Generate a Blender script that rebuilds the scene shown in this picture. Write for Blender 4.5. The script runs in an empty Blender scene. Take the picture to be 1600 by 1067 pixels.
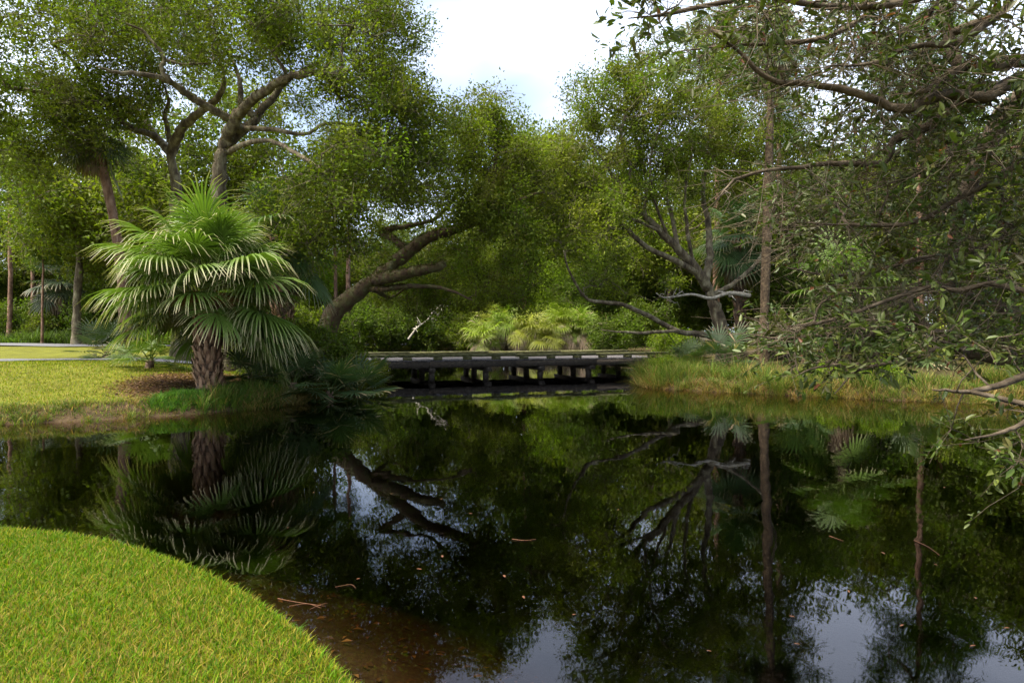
import bpy, math, random
import numpy as np
from mathutils import Vector, Matrix

R = math.radians
rng = np.random.default_rng(7)
random.seed(7)
scene = bpy.context.scene
col = scene.collection

# ------------------------------------------------------------------ camera
EYE = 1.9            # eye height above the water surface (z = 0)
FPX = 1066.67        # focal length in photo pixels (24 mm on a 36 mm sensor, 1600 px wide)
HOR = 520.0          # horizon row in the photograph
cam_d = bpy.data.cameras.new('camera')
cam_d.lens = 24.0
cam_d.sensor_width = 36.0
cam_d.shift_y = -(533.5 - HOR) / 1600.0
cam_d.clip_start = 0.05
cam_d.clip_end = 2000
cam = bpy.data.objects.new('camera', cam_d)
col.objects.link(cam)
cam.location = (0, 0, EYE)
cam.rotation_euler = (R(90), 0, 0)
scene.camera = cam

# ------------------------------------------------------------------ sky and sun
SUN_EL, SUN_AZ = 60.0, 248.0      # azimuth clockwise from +Y (view direction): high on the left, behind thin cloud
world = bpy.data.worlds.new('World')
scene.world = world
world.use_nodes = True
wn, wl = world.node_tree.nodes, world.node_tree.links
wn.clear()
out = wn.new('ShaderNodeOutputWorld')
sky = wn.new('ShaderNodeTexSky')
sky.sky_type = 'NISHITA'
sky.sun_disc = False
sky.sun_elevation = R(SUN_EL)
sky.sun_rotation = R(SUN_AZ)
sky.dust_density = 1.0
bg1 = wn.new('ShaderNodeBackground'); bg1.inputs['Strength'].default_value = 0.055
bg2 = wn.new('ShaderNodeBackground'); bg2.inputs['Strength'].default_value = 0.72
bg2.inputs['Color'].default_value = (0.78, 0.85, 1.0, 1)
tc = wn.new('ShaderNodeTexCoord')
mp = wn.new('ShaderNodeMapping'); mp.inputs['Scale'].default_value = (1.1, 1.1, 2.2); mp.inputs['Location'].default_value = (4.1, 1.3, 2.0); mp.inputs['Rotation'].default_value = (0, 0, R(15))
nz = wn.new('ShaderNodeTexNoise'); nz.inputs['Scale'].default_value = 1.2; nz.inputs['Detail'].default_value = 5; nz.inputs['Roughness'].default_value = 0.5
rp = wn.new('ShaderNodeValToRGB')
rp.color_ramp.elements[0].position = 0.41; rp.color_ramp.elements[0].color = (0.2, 0.2, 0.2, 1)
rp.color_ramp.elements[1].position = 0.7; rp.color_ramp.elements[1].color = (1, 1, 1, 1)
mx = wn.new('ShaderNodeMixShader')
wl.new(tc.outputs['Generated'], mp.inputs['Vector']); wl.new(mp.outputs['Vector'], nz.inputs['Vector'])
wl.new(nz.outputs['Fac'], rp.inputs['Fac']); wl.new(rp.outputs['Color'], mx.inputs['Fac'])
wl.new(sky.outputs['Color'], bg1.inputs['Color'])
wl.new(bg1.outputs['Background'], mx.inputs[1]); wl.new(bg2.outputs['Background'], mx.inputs[2])
wl.new(mx.outputs['Shader'], out.inputs['Surface'])

sun_d = bpy.data.lights.new('sun', 'SUN')
sun_d.energy = 3.6
sun_d.angle = R(30)
sun_d.color = (1.0, 0.92, 0.78)
sun = bpy.data.objects.new('sun', sun_d)
col.objects.link(sun)
_el, _az = R(SUN_EL), R(SUN_AZ)
sdir = Vector((math.sin(_az) * math.cos(_el), math.cos(_az) * math.cos(_el), math.sin(_el)))
sun.rotation_euler = sdir.to_track_quat('Z', 'Y').to_euler()

scene.view_settings.view_transform = 'Standard'
scene.view_settings.look = 'None'
scene.view_settings.exposure = 2.0
scene.view_settings.gamma = 1.0
scene.view_settings.use_curve_mapping = False
scene.render.engine = 'CYCLES'
cy = scene.cycles
cy.max_bounces = 6; cy.diffuse_bounces = 4; cy.glossy_bounces = 2; cy.transmission_bounces = 2; cy.transparent_max_bounces = 4
cy.caustics_reflective = False; cy.caustics_refractive = False
cy.use_denoising = True
cy.use_adaptive_sampling = True; cy.adaptive_threshold = 0.02
try:
    cy.denoiser = 'OPENIMAGEDENOISE'
except Exception:
    pass
cy.sample_clamp_indirect = 6.0
scene.render.filter_size = 1.2

# ------------------------------------------------------------------ helpers
def P(px, py, d):
    """a place seen at photo pixel (px, py), standing d metres ahead of the camera"""
    return np.array([(px - 800) / FPX * d, d, EYE + (HOR - py) / FPX * d])

def tag(o, label=None, cat=None, group=None, kind=None):
    if label: o['label'] = label
    if cat: o['category'] = cat
    if group: o['group'] = group
    if kind: o['kind'] = kind
    return o

def mesh_np(name, V, quads=None, tris=None, colr=None, smooth=False):
    V = np.asarray(V, dtype=np.float32).reshape(-1, 3)
    me = bpy.data.meshes.new(name)
    nq = 0 if quads is None else len(quads)
    nt = 0 if tris is None else len(tris)
    parts = []
    if nq: parts.append(np.asarray(quads, dtype=np.int32).reshape(-1))
    if nt: parts.append(np.asarray(tris, dtype=np.int32).reshape(-1))
    idx = np.concatenate(parts)
    starts = np.concatenate([np.arange(nq) * 4, nq * 4 + np.arange(nt) * 3]).astype(np.int32)
    me.vertices.add(len(V)); me.vertices.foreach_set('co', V.reshape(-1))
    me.loops.add(len(idx)); me.loops.foreach_set('vertex_index', idx)
    me.polygons.add(nq + nt); me.polygons.foreach_set('loop_start', starts)
    if smooth:
        me.polygons.foreach_set('use_smooth', np.ones(nq + nt, dtype=bool))
    me.update(calc_edges=True)
    if colr is not None:
        a = me.color_attributes.new('Col', 'FLOAT_COLOR', 'POINT')
        c = np.ones((len(V), 4), dtype=np.float32); c[:, :3] = colr
        a.data.foreach_set('color', c.reshape(-1))
    return me

def obj(name, me, mat=None, parent=None, loc=None, rot=None):
    o = bpy.data.objects.new(name, me)
    col.objects.link(o)
    if mat is not None and me is not None and len(me.materials) == 0:
        me.materials.append(mat)
    if parent is not None: o.parent = parent
    if loc is not None: o.location = loc
    if rot is not None: o.rotation_euler = rot
    return o

def empty(name, loc=(0, 0, 0)):
    o = bpy.data.objects.new(name, None)
    col.objects.link(o); o.location = loc
    o.empty_display_size = 0.3
    return o

class MB:
    """collects boxes, tubes, sheets into one mesh"""
    def __init__(s): s.V = []; s.Q = []; s.T = []; s.C = []; s.n = 0
    def add(s, V, Q=None, T=None, c=None):
        V = np.asarray(V, float).reshape(-1, 3)
        if Q is not None and len(Q): s.Q.append(np.asarray(Q, int).reshape(-1, 4) + s.n)
        if T is not None and len(T): s.T.append(np.asarray(T, int).reshape(-1, 3) + s.n)
        s.V.append(V)
        cc = np.ones((len(V), 3)) * (np.asarray(c) if c is not None else 1.0)
        s.C.append(cc); s.n += len(V)
    def box(s, x0, x1, y0, y1, z0, z1, c=None):
        V = [(x, y, z) for z in (z0, z1) for y in (y0, y1) for x in (x0, x1)]
        s.add(V, [(0, 2, 3, 1), (4, 5, 7, 6), (0, 1, 5, 4), (2, 6, 7, 3), (0, 4, 6, 2), (1, 3, 7, 5)], None, c)
    def tube(s, pts, rad, n=6, c=None, cap=True, rough=0.0):
        pts = np.asarray(pts, float); m = len(pts)
        rad = np.broadcast_to(np.asarray(rad, float), (m,))
        t = np.gradient(pts, axis=0); t /= np.linalg.norm(t, axis=1)[:, None] + 1e-9
        ref = np.array([0.31, 0.17, 0.93]) if abs(t[0, 2]) < 0.8 else np.array([0.93, 0.3, 0.1])
        u = np.cross(t, ref); u /= np.linalg.norm(u, axis=1)[:, None] + 1e-9
        w = np.cross(t, u)
        a = np.arange(n) / n * 2 * math.pi
        ring = (u[:, None, :] * np.cos(a)[None, :, None] + w[:, None, :] * np.sin(a)[None, :, None]) * rad[:, None, None] + pts[:, None, :]
        if rough:
            ring = ring + (ring - pts[:, None, :]) * np.random.default_rng(int(1000 * abs(pts[0, 0])) % 9999).normal(size=(m, n, 1)) * rough
        V = ring.reshape(-1, 3)
        i = np.arange(m - 1)[:, None] * n; j = np.arange(n)[None, :]; k = (j + 1) % n
        Q = np.stack([i + j, i + k, i + n + k, i + n + j], -1).reshape(-1, 4)
        T = None
        if cap:
            V = np.vstack([V, pts[-1:]])
            b = (m - 1) * n; e = m * n
            T = [(b + q, b + (q + 1) % n, e) for q in range(n)]
        s.add(V, Q, T, c)
    def build(s, name, mat, parent=None, smooth=False):
        return obj(name, s.mesh(name, smooth), mat, parent)
    def mesh(s, name, smooth=False):
        return mesh_np(name, np.vstack(s.V), np.vstack(s.Q) if s.Q else None, np.vstack(s.T) if s.T else None, np.vstack(s.C), smooth)

def smooth01(a, b, x):
    t = np.clip((x - a) / (b - a), 0, 1)
    return t * t * (3 - 2 * t)

def catmull(pts, per=6):
    p = np.asarray(pts, float)
    if len(p) < 3:
        t = np.linspace(0, 1, per + 1)[:, None]
        return p[0] * (1 - t) + p[-1] * t
    q = np.vstack([2 * p[0] - p[1], p, 2 * p[-1] - p[-2]])
    outp = []
    for i in range(1, len(q) - 2):
        t = (np.arange(per) / per)[:, None]
        a, b, c, d = q[i - 1], q[i], q[i + 1], q[i + 2]
        outp.append(0.5 * (2 * b + (c - a) * t + (2 * a - 5 * b + 4 * c - d) * t ** 2 + (3 * b - a - 3 * c + d) * t ** 3))
    outp.append(p[-1:])
    return np.vstack(outp)

# ------------------------------------------------------------------ materials
def new_mat(name):
    m = bpy.data.materials.new(name); m.use_nodes = True
    n, l = m.node_tree.nodes, m.node_tree.links
    n.clear()
    o = n.new('ShaderNodeOutputMaterial')
    return m, n, l, o

def leaf_mat(name, trans=0.3, rough=0.45, spec=0.35):
    """colour from the mesh's own colour attribute, thin and slightly see-through"""
    m, n, l, o = new_mat(name)
    a = n.new('ShaderNodeAttribute'); a.attribute_name = 'Col'
    b = n.new('ShaderNodeBsdfPrincipled')
    b.inputs['Roughness'].default_value = rough
    b.inputs['Specular IOR Level'].default_value = spec
    t = n.new('ShaderNodeBsdfTranslucent')
    mu = n.new('ShaderNodeMix'); mu.data_type = 'RGBA'; mu.blend_type = 'MULTIPLY'; mu.inputs[0].default_value = 1.0
    mu.inputs[7].default_value = (1.0, 1.2, 0.4, 1)
    mixs = n.new('ShaderNodeMixShader'); mixs.inputs[0].default_value = trans
    l.new(a.outputs['Color'], b.inputs['Base Color']); l.new(a.outputs['Color'], mu.inputs[6])
    l.new(mu.outputs[2], t.inputs['Color'])
    l.new(b.outputs[0], mixs.inputs[1]); l.new(t.outputs[0], mixs.inputs[2]); l.new(mixs.outputs[0], o.inputs[0])
    return m

def noisy_mat(name, cols, scale=6, detail=6, rough=0.85, bump=0.3, stretch=(1, 1, 1), coord='Object', positions=None, spec=0.3, bscale=None, nrough=0.6):
    m, n, l, o = new_mat(name)
    tcn = n.new('ShaderNodeTexCoord'); mpn = n.new('ShaderNodeMapping'); mpn.inputs['Scale'].default_value = stretch
    no = n.new('ShaderNodeTexNoise'); no.inputs['Scale'].default_value = scale; no.inputs['Detail'].default_value = detail; no.inputs['Roughness'].default_value = nrough
    ra = n.new('ShaderNodeValToRGB')
    k = len(cols)
    while len(ra.color_ramp.elements) < k: ra.color_ramp.elements.new(0.5)
    for i, c in enumerate(cols):
        e = ra.color_ramp.elements[i]
        e.position = positions[i] if positions else 0.3 + 0.4 * i / max(1, k - 1)
        e.color = (*c, 1)
    b = n.new('ShaderNodeBsdfPrincipled'); b.inputs['Roughness'].default_value = rough; b.inputs['Specular IOR Level'].default_value = spec
    bu = n.new('ShaderNodeBump'); bu.inputs['Strength'].default_value = bump; bu.inputs['Distance'].default_value = 0.03
    n2 = n.new('ShaderNodeTexNoise'); n2.inputs['Scale'].default_value = bscale or scale * 2.5; n2.inputs['Detail'].default_value = 6
    l.new(tcn.outputs[coord], mpn.inputs[0]); l.new(mpn.outputs[0], no.inputs['Vector']); l.new(mpn.outputs[0], n2.inputs['Vector'])
    l.new(no.outputs['Fac'], ra.inputs[0]); l.new(ra.outputs[0], b.inputs['Base Color'])
    l.new(n2.outputs['Fac'], bu.inputs['Height']); l.new(bu.outputs[0], b.inputs['Normal'])
    l.new(b.outputs[0], o.inputs[0])
    return m

M = {}
M['leaf'] = leaf_mat('oak_leaf', 0.48, 0.5, 0.15)
M['glossleaf'] = leaf_mat('leathery_leaf', 0.32, 0.42, 0.3)
M['palm'] = leaf_mat('palm_leaf', 0.28, 0.45, 0.3)
M['grass'] = leaf_mat('grass_blade', 0.35, 0.6, 0.1)
M['needle'] = leaf_mat('pine_needle', 0.35, 0.5, 0.15)
M['oakbark'] = noisy_mat('oak_bark', [(0.025, 0.018, 0.011), (0.078, 0.058, 0.034), (0.155, 0.13, 0.078), (0.27, 0.245, 0.155)], 5, 8, 0.9, 0.9, (1, 1, 0.45), positions=[0.3, 0.45, 0.58, 0.72], bscale=16)
M['mossbark'] = noisy_mat('mossy_bark', [(0.03, 0.018, 0.01), (0.08, 0.05, 0.028), (0.09, 0.085, 0.03), (0.2, 0.19, 0.13)], 4, 8, 0.95, 1.0, (1, 1, 0.7), positions=[0.3, 0.45, 0.6, 0.74], bscale=14)
M['shadebark'] = noisy_mat('shaded_brown_bark', [(0.02, 0.013, 0.008), (0.075, 0.05, 0.028), (0.17, 0.12, 0.065)], 9, 8, 0.9, 0.6, positions=[0.3, 0.5, 0.72], bscale=30)
M['pinebark'] = noisy_mat('pine_bark', [(0.06, 0.033, 0.02), (0.17, 0.095, 0.06), (0.3, 0.2, 0.14)], 6, 8, 0.9, 0.8, (1, 1, 0.35), positions=[0.33, 0.5, 0.7], bscale=10)
M['greybark'] = noisy_mat('grey_bark', [(0.05, 0.04, 0.03), (0.13, 0.105, 0.08), (0.24, 0.21, 0.17)], 6, 8, 0.9, 0.7, (1, 1, 0.4), positions=[0.33, 0.5, 0.7])
M['twigbark'] = noisy_mat('grey_twig_bark', [(0.025, 0.018, 0.01), (0.075, 0.055, 0.034), (0.16, 0.125, 0.085)], 9, 8, 0.9, 0.6, positions=[0.3, 0.5, 0.7], bscale=30)
M['deadwood'] = noisy_mat('bleached_wood', [(0.14, 0.12, 0.09), (0.38, 0.35, 0.28)], 12, 6, 0.9, 0.4, positions=[0.35, 0.65])
M['palmtrunk'] = noisy_mat('palm_trunk', [(0.03, 0.019, 0.012), (0.1, 0.063, 0.04), (0.19, 0.13, 0.085)], 8, 8, 0.9, 0.8, (1, 1, 2.5), positions=[0.33, 0.5, 0.68])
M['boot'] = noisy_mat('leaf_base_husk', [(0.06, 0.028, 0.014), (0.2, 0.11, 0.06), (0.33, 0.22, 0.13)], 14, 8, 0.85, 0.6, (1, 1, 0.4), positions=[0.32, 0.5, 0.68])
M['deck'] = noisy_mat('weathered_planks', [(0.05, 0.045, 0.044), (0.1, 0.092, 0.093), (0.15, 0.14, 0.143)], 9, 8, 0.75, 0.4, (1, 6, 6), positions=[0.3, 0.5, 0.7], coord='Object', spec=0.08)
M['timber'] = noisy_mat('wet_dark_timber', [(0.018, 0.014, 0.011), (0.055, 0.044, 0.033), (0.11, 0.09, 0.066)], 7, 8, 0.8, 0.5, (1, 4, 4), positions=[0.3, 0.5, 0.72])
M['mosswood'] = noisy_mat('mossy_timber', [(0.035, 0.034, 0.012), (0.1, 0.1, 0.035), (0.2, 0.19, 0.12)], 8, 8, 0.95, 0.7, (0.6, 3, 3), positions=[0.32, 0.5, 0.7])
M['asphalt'] = noisy_mat('asphalt', [(0.09, 0.09, 0.095), (0.14, 0.14, 0.145)], 3, 8, 0.9, 0.2, bscale=60)
M['siding'] = noisy_mat('grey_siding', [(0.2, 0.23, 0.26), (0.28, 0.31, 0.34)], 2, 5, 0.8, 0.1)
M['roof'] = noisy_mat('shingle_roof', [(0.05, 0.05, 0.055), (0.11, 0.11, 0.12)], 8, 6, 0.9, 0.4)
M['trim'] = noisy_mat('white_trim', [(0.6, 0.6, 0.58), (0.75, 0.75, 0.73)], 4, 4, 0.6, 0.05)
m, n, l, o = new_mat('window_glass')
b = n.new('ShaderNodeBsdfPrincipled'); b.inputs['Base Color'].default_value = (0.02, 0.025, 0.03, 1); b.inputs['Roughness'].default_value = 0.05
l.new(b.outputs[0], o.inputs[0]); M['glass'] = m

# ground: colour zones from the mesh attribute (lawn, mulch, soil), broken up by noise
m, n, l, o = new_mat('ground')
a = n.new('ShaderNodeAttribute'); a.attribute_name = 'Col'
tcn = n.new('ShaderNodeTexCoord')
n1 = n.new('ShaderNodeTexNoise'); n1.inputs['Scale'].default_value = 1.3; n1.inputs['Detail'].default_value = 10; n1.inputs['Roughness'].default_value = 0.7
n2 = n.new('ShaderNodeTexNoise'); n2.inputs['Scale'].default_value = 22; n2.inputs['Detail'].default_value = 8; n2.inputs['Roughness'].default_value = 0.75
rr = n.new('ShaderNodeValToRGB'); rr.color_ramp.elements[0].position = 0.3; rr.color_ramp.elements[0].color = (0.55, 0.5, 0.45, 1)
rr.color_ramp.elements[1].position = 0.7; rr.color_ramp.elements[1].color = (1.3, 1.25, 1.1, 1)
r2 = n.new('ShaderNodeValToRGB'); r2.color_ramp.elements[0].position = 0.3; r2.color_ramp.elements[0].color = (0.5, 0.5, 0.5, 1)
r2.color_ramp.elements[1].position = 0.7; r2.color_ramp.elements[1].color = (1.4, 1.4, 1.4, 1)
m1 = n.new('ShaderNodeMix'); m1.data_type = 'RGBA'; m1.blend_type = 'MULTIPLY'; m1.inputs[0].default_value = 1
m2 = n.new('ShaderNodeMix'); m2.data_type = 'RGBA'; m2.blend_type = 'MULTIPLY'; m2.inputs[0].default_value = 1
b = n.new('ShaderNodeBsdfPrincipled'); b.inputs['Roughness'].default_value = 0.95; b.inputs['Specular IOR Level'].default_value = 0.15
bu = n.new('ShaderNodeBump'); bu.inputs['Strength'].default_value = 0.8; bu.inputs['Distance'].default_value = 0.04
l.new(tcn.outputs['Object'], n1.inputs['Vector']); l.new(tcn.outputs['Object'], n2.inputs['Vector'])
l.new(n1.outputs['Fac'], rr.inputs[0]); l.new(n2.outputs['Fac'], r2.inputs[0])
l.new(a.outputs['Color'], m1.inputs[6]); l.new(rr.outputs[0], m1.inputs[7]); l.new(m1.outputs[2], m2.inputs[6]); l.new(r2.outputs[0], m2.inputs[7])
l.new(m2.outputs[2], b.inputs['Base Color']); l.new(n2.outputs['Fac'], bu.inputs['Height']); l.new(bu.outputs[0], b.inputs['Normal'])
l.new(b.outputs[0], o.inputs[0]); M['ground'] = m

# water: mirror by Fresnel over clear brown (tannin) water that absorbs with depth
m, n, l, o = new_mat('pond_water')
tcn = n.new('ShaderNodeTexCoord')
mpn = n.new('ShaderNodeMapping'); mpn.inputs['Scale'].default_value = (1.0, 0.45, 1.0)
w1 = n.new('ShaderNodeTexNoise'); w1.inputs['Scale'].default_value = 1.1; w1.inputs['Detail'].default_value = 3
w2 = n.new('ShaderNodeTexNoise'); w2.inputs['Scale'].default_value = 9.0; w2.inputs['Detail'].default_value = 2
w3 = n.new('ShaderNodeTexNoise'); w3.inputs['Scale'].default_value = 0.35; w3.inputs['Detail'].default_value = 3     # where a breath of wind touches the surface
rw = n.new('ShaderNodeMapRange'); rw.inputs[1].default_value = 0.42; rw.inputs[2].default_value = 0.68; rw.inputs[3].default_value = 0.0; rw.inputs[4].default_value = 0.16
mul = n.new('ShaderNodeMath'); mul.operation = 'MULTIPLY'
add = n.new('ShaderNodeMath'); add.operation = 'ADD'
bu = n.new('ShaderNodeBump'); bu.inputs['Strength'].default_value = 0.05; bu.inputs['Distance'].default_value = 0.1
gl = n.new('ShaderNodeBsdfGlossy'); gl.inputs['Roughness'].default_value = 0.015; gl.inputs['Color'].default_value = (0.95, 0.95, 1, 1)
tr = n.new('ShaderNodeBsdfTransparent'); tr.inputs['Color'].default_value = (0.85, 0.75, 0.6, 1)
fr = n.new('ShaderNodeFresnel'); fr.inputs['IOR'].default_value = 1.36
ms = n.new('ShaderNodeMixShader')
l.new(tcn.outputs['Object'], mpn.inputs[0])
for w in (w1, w2): l.new(mpn.outputs[0], w.inputs['Vector'])
l.new(tcn.outputs['Object'], w3.inputs['Vector']); l.new(w3.outputs['Fac'], rw.inputs[0])
l.new(w2.outputs['Fac'], mul.inputs[0]); l.new(rw.outputs[0], mul.inputs[1])
l.new(w1.outputs['Fac'], add.inputs[0]); l.new(mul.outputs[0], add.inputs[1])
l.new(add.outputs[0], bu.inputs['Height']); l.new(bu.outputs[0], gl.inputs['Normal']); l.new(bu.outputs[0], fr.inputs['Normal'])
l.new(fr.outputs[0], ms.inputs[0]); l.new(tr.outputs[0], ms.inputs[1]); l.new(gl.outputs[0], ms.inputs[2]); l.new(ms.outputs[0], o.inputs['Surface'])
va = n.new('ShaderNodeVolumeAbsorption'); va.inputs['Color'].default_value = (0.46, 0.34, 0.2, 1); va.inputs['Density'].default_value = 2.6
l.new(va.outputs[0], o.inputs['Volume'])
M['water'] = m

# ------------------------------------------------------------------ the pond outline and the ground
POND = [(-40, 6), (-20, 6.4), (-12, 6.5), (-7, 6.15), (-4.1, 5.68), (-3.0, 5.36), (-1.95, 4.72), (-1.15, 3.98), (-0.7, 3.42), (-0.48, 3.12), (0.0, 2.55), (0.9, 1.8), (3, 1.2), (8, 0.5), (20, -1), (36, -1),
        (40, 14), (24, 16.6), (16, 17.3), (13.5, 18.0), (11.4, 18.8), (8, 21.0), (6.0, 22.2), (4.7, 24.0), (5.2, 28), (6.6, 33), (7.0, 39), (6.5, 45), (3, 48.5), (-2, 49), (-7, 46.5), (-9.5, 40), (-9, 33), (-7.4, 28),
        (-6.1, 25), (-5.3, 21.5), (-5.9, 18.2), (-7.4, 15.9), (-10.5, 14.1), (-15, 13.5), (-25, 13.3), (-40, 13)]
poly = catmull(POND + [POND[0]], 6)[:-1]

def pond_sd_exact(x, y):
    """signed distance to the shoreline, positive on land"""
    x = np.asarray(x, float); y = np.asarray(y, float)
    sh = x.shape; p = np.stack([x.ravel(), y.ravel()], 1)
    best = np.full(len(p), 1e9); ins = np.zeros(len(p), bool)
    for i in range(len(poly)):
        a_, b_ = poly[i], poly[(i + 1) % len(poly)]
        e = b_ - a_; w = p - a_
        t = np.clip((w @ e) / (e @ e + 1e-12), 0, 1)
        dd = ((w - t[:, None] * e) ** 2).sum(1)
        best = np.minimum(best, dd)
        c = ((a_[1] > p[:, 1]) != (b_[1] > p[:, 1]))
        with np.errstate(divide='ignore', invalid='ignore'):
            xi = a_[0] + (p[:, 1] - a_[1]) * e[0] / (e[1] if e[1] != 0 else 1e-12)
        ins ^= c & (p[:, 0] < xi)
    d = np.sqrt(best)
    return np.where(ins, -d, d).reshape(sh)

_sgx = np.arange(-44, 44.01, 0.25); _sgy = np.arange(-6, 66.01, 0.25)
_SG = pond_sd_exact(*np.meshgrid(_sgx, _sgy))
def pond_sd(x, y):
    x = np.asarray(x, float); y = np.asarray(y, float)
    fx = np.clip((x + 44) / 0.25, 0, len(_sgx) - 1.001); fy = np.clip((y + 6) / 0.25, 0, len(_sgy) - 1.001)
    ix = fx.astype(int); iy = fy.astype(int); u_ = fx - ix; v_ = fy - iy
    s_ = (_SG[iy, ix] * (1 - u_) + _SG[iy, ix + 1] * u_) * (1 - v_) + (_SG[iy + 1, ix] * (1 - u_) + _SG[iy + 1, ix + 1] * u_) * v_
    ex = np.hypot(np.maximum(np.abs(x) - 44, 0), np.maximum(np.maximum(-6 - y, y - 66), 0))
    return s_ + np.where(s_ > 0, ex, 0)

_pn = [(rng.uniform(0.15, 1.6), rng.uniform(0, 6.28), rng.uniform(0, 6.28)) for _ in range(14)]
def wob(x, y):
    s = 0
    for f, ph, an in _pn:
        s = s + np.sin(f * (x * math.cos(an) + y * math.sin(an)) * 1.7 + ph) / (1 + f)
    return s / 5

def ground_z(x, y, s=None):
    if s is None: s = pond_sd(x, y)
    near = y < 9.0
    zl = np.where(near, 0.34 * smooth01(-0.02, 0.3, s) + 0.12 * smooth01(0.3, 5, s),
                  0.36 * smooth01(-0.05, 0.75, s) + 0.55 * smooth01(0.6, 7.5, s) + 0.55 * smooth01(16, 60, s))
    zl = zl + np.where(near, 0.02, 0.05) * wob(x * 1.5, y * 1.5) * smooth01(0, 0.6, s)
    zb = -0.04 - 0.25 * smooth01(0, 0.9, -s) - 1.5 * smooth01(0.5, 4.5, -s)
    return np.where(s >= 0, zl - 0.04 * (1 - smooth01(0, 0.2, s)), zb)

def gz(x, y):
    return float(ground_z(np.array([x]), np.array([y]))[0])

def axis(a, b, fa, fb, fine, coarse):
    mid = np.arange(fa, fb, fine)
    lo = fa - np.cumsum(fine * 1.18 ** np.arange(1, 60)); lo = lo[lo > a][::-1]
    hi = mid[-1] + np.cumsum(fine * 1.18 ** np.arange(1, 60)); hi = hi[hi < b]
    return np.concatenate([[a], lo, mid, hi, [b]])
gx = axis(-420, 420, -16, 16, 0.2, 8)
gy = axis(-60, 700, 1.0, 30, 0.16, 8)
GX, GY = np.meshgrid(gx, gy)
S = pond_sd(GX, GY)
GZ = ground_z(GX, GY, S)
C = np.zeros(GX.shape + (3,))
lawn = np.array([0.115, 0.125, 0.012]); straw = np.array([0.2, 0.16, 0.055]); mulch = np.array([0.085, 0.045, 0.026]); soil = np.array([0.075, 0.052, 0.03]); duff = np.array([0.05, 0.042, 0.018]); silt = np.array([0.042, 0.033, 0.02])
W = wob(GX * 2.2, GY * 2.2) * 0.5
C[:] = duff
farl = (GY > 9) & (GX < -3.6)
L1 = smooth01(0.55, 1.0, S + W * 0.4) * farl
C = C * (1 - L1[..., None]) + lawn * L1[..., None]
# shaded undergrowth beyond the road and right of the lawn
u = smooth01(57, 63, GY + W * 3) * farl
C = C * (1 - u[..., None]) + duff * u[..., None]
# mulch bed under the palm
mb = smooth01(1.25, 0.75, np.hypot((GX + 8.0) / 2.3, (GY - 18.7) / 2.7) + W * 0.25) * (GY > 9)
C = C * (1 - mb[..., None]) + mulch * mb[..., None]
mb = smooth01(-7.6, -6.6, GX + W * 0.5) * farl * (GY < 60)
C = C * (1 - mb[..., None]) + (mulch * 0.8) * mb[..., None]
# bank soil
bs = smooth01(0.95, 0.35, S + W * 0.5) * (GY > 9)
C = C * (1 - bs[..., None]) + soil * bs[..., None]
# right lawn glimpsed between trunks
rl = smooth01(6, 9, S + W) * smooth01(14, 17, GX) * (GY > 24) * (GY < 70)
C = C * (1 - rl[..., None]) + lawn * rl[..., None]
nl = (GY <= 9) * 1.0
C = C * (1 - nl[..., None]) + (lawn * 0.75 + straw * 0.25) * nl[..., None]
lip = smooth01(0.22, 0.1, S) * nl
C = C * (1 - lip[..., None]) + (soil * 0.9) * lip[..., None]
inw = (S < 0.0) * 1.0
C = C * (1 - inw[..., None]) + silt * inw[..., None]
ny, nx = GX.shape
ii = (np.arange(ny - 1)[:, None] * nx + np.arange(nx - 1)[None, :]).reshape(-1)
Q = np.stack([ii, ii + 1, ii + nx + 1, ii + nx], 1)
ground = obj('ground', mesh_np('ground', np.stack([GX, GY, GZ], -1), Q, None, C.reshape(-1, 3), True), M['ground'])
tag(ground, 'lawn, mulch and soil banks around the dark pond', 'ground', kind='structure')

wv = np.array([(x, y, 0.0) for y in np.linspace(-3, 52, 12) for x in np.linspace(-42, 42, 12)])
wq = [(j * 12 + i, j * 12 + i + 1, (j + 1) * 12 + i + 1, (j + 1) * 12 + i) for j in range(11) for i in range(11)]
water = obj('water', mesh_np('water', wv, wq), M['water'])
tag(water, 'still dark brown pond mirroring the trees', 'water', kind='structure')

def ribbon(name, pts, width, lift, mat, label, cat):
    c = catmull(pts, 10); t = np.gradient(c, axis=0); t /= np.linalg.norm(t, axis=1)[:, None]
    nrm = np.stack([-t[:, 1], t[:, 0]], 1)
    cols_ = [c + nrm * width * f for f in (-0.5, -0.17, 0.17, 0.5)]
    V = []
    for k in range(len(c)):
        for cc in cols_:
            V.append((cc[k, 0], cc[k, 1], gz(cc[k, 0], cc[k, 1]) + lift))
    Qr = [(k * 4 + j, k * 4 + j + 1, (k + 1) * 4 + j + 1, (k + 1) * 4 + j) for k in range(len(c) - 1) for j in range(3)]
    return tag(obj(name, mesh_np(name, V, Qr, None, None, True), mat), label, cat, kind='structure')
ribbon('path', [(-60, 21.2), (-40, 22.5), (-25, 23.6), (-17, 24.2), (-12, 25.4), (-8.6, 27.4), (-7.4, 28.2)], 2.3, 0.05, M['asphalt'], 'narrow grey cart path crossing the lawn towards the bridge', 'path')
ribbon('road', [(-120, 44), (-70, 47), (-45, 48.5), (-30, 50), (-15, 54), (0, 62)], 6.5, 0.06, M['asphalt'], 'grey road beyond the yellow-green lawn', 'road')

# ------------------------------------------------------------------ foliage and tree generators
def unit(v): return v / (np.linalg.norm(v, axis=-1, keepdims=True) + 1e-9)

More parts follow.
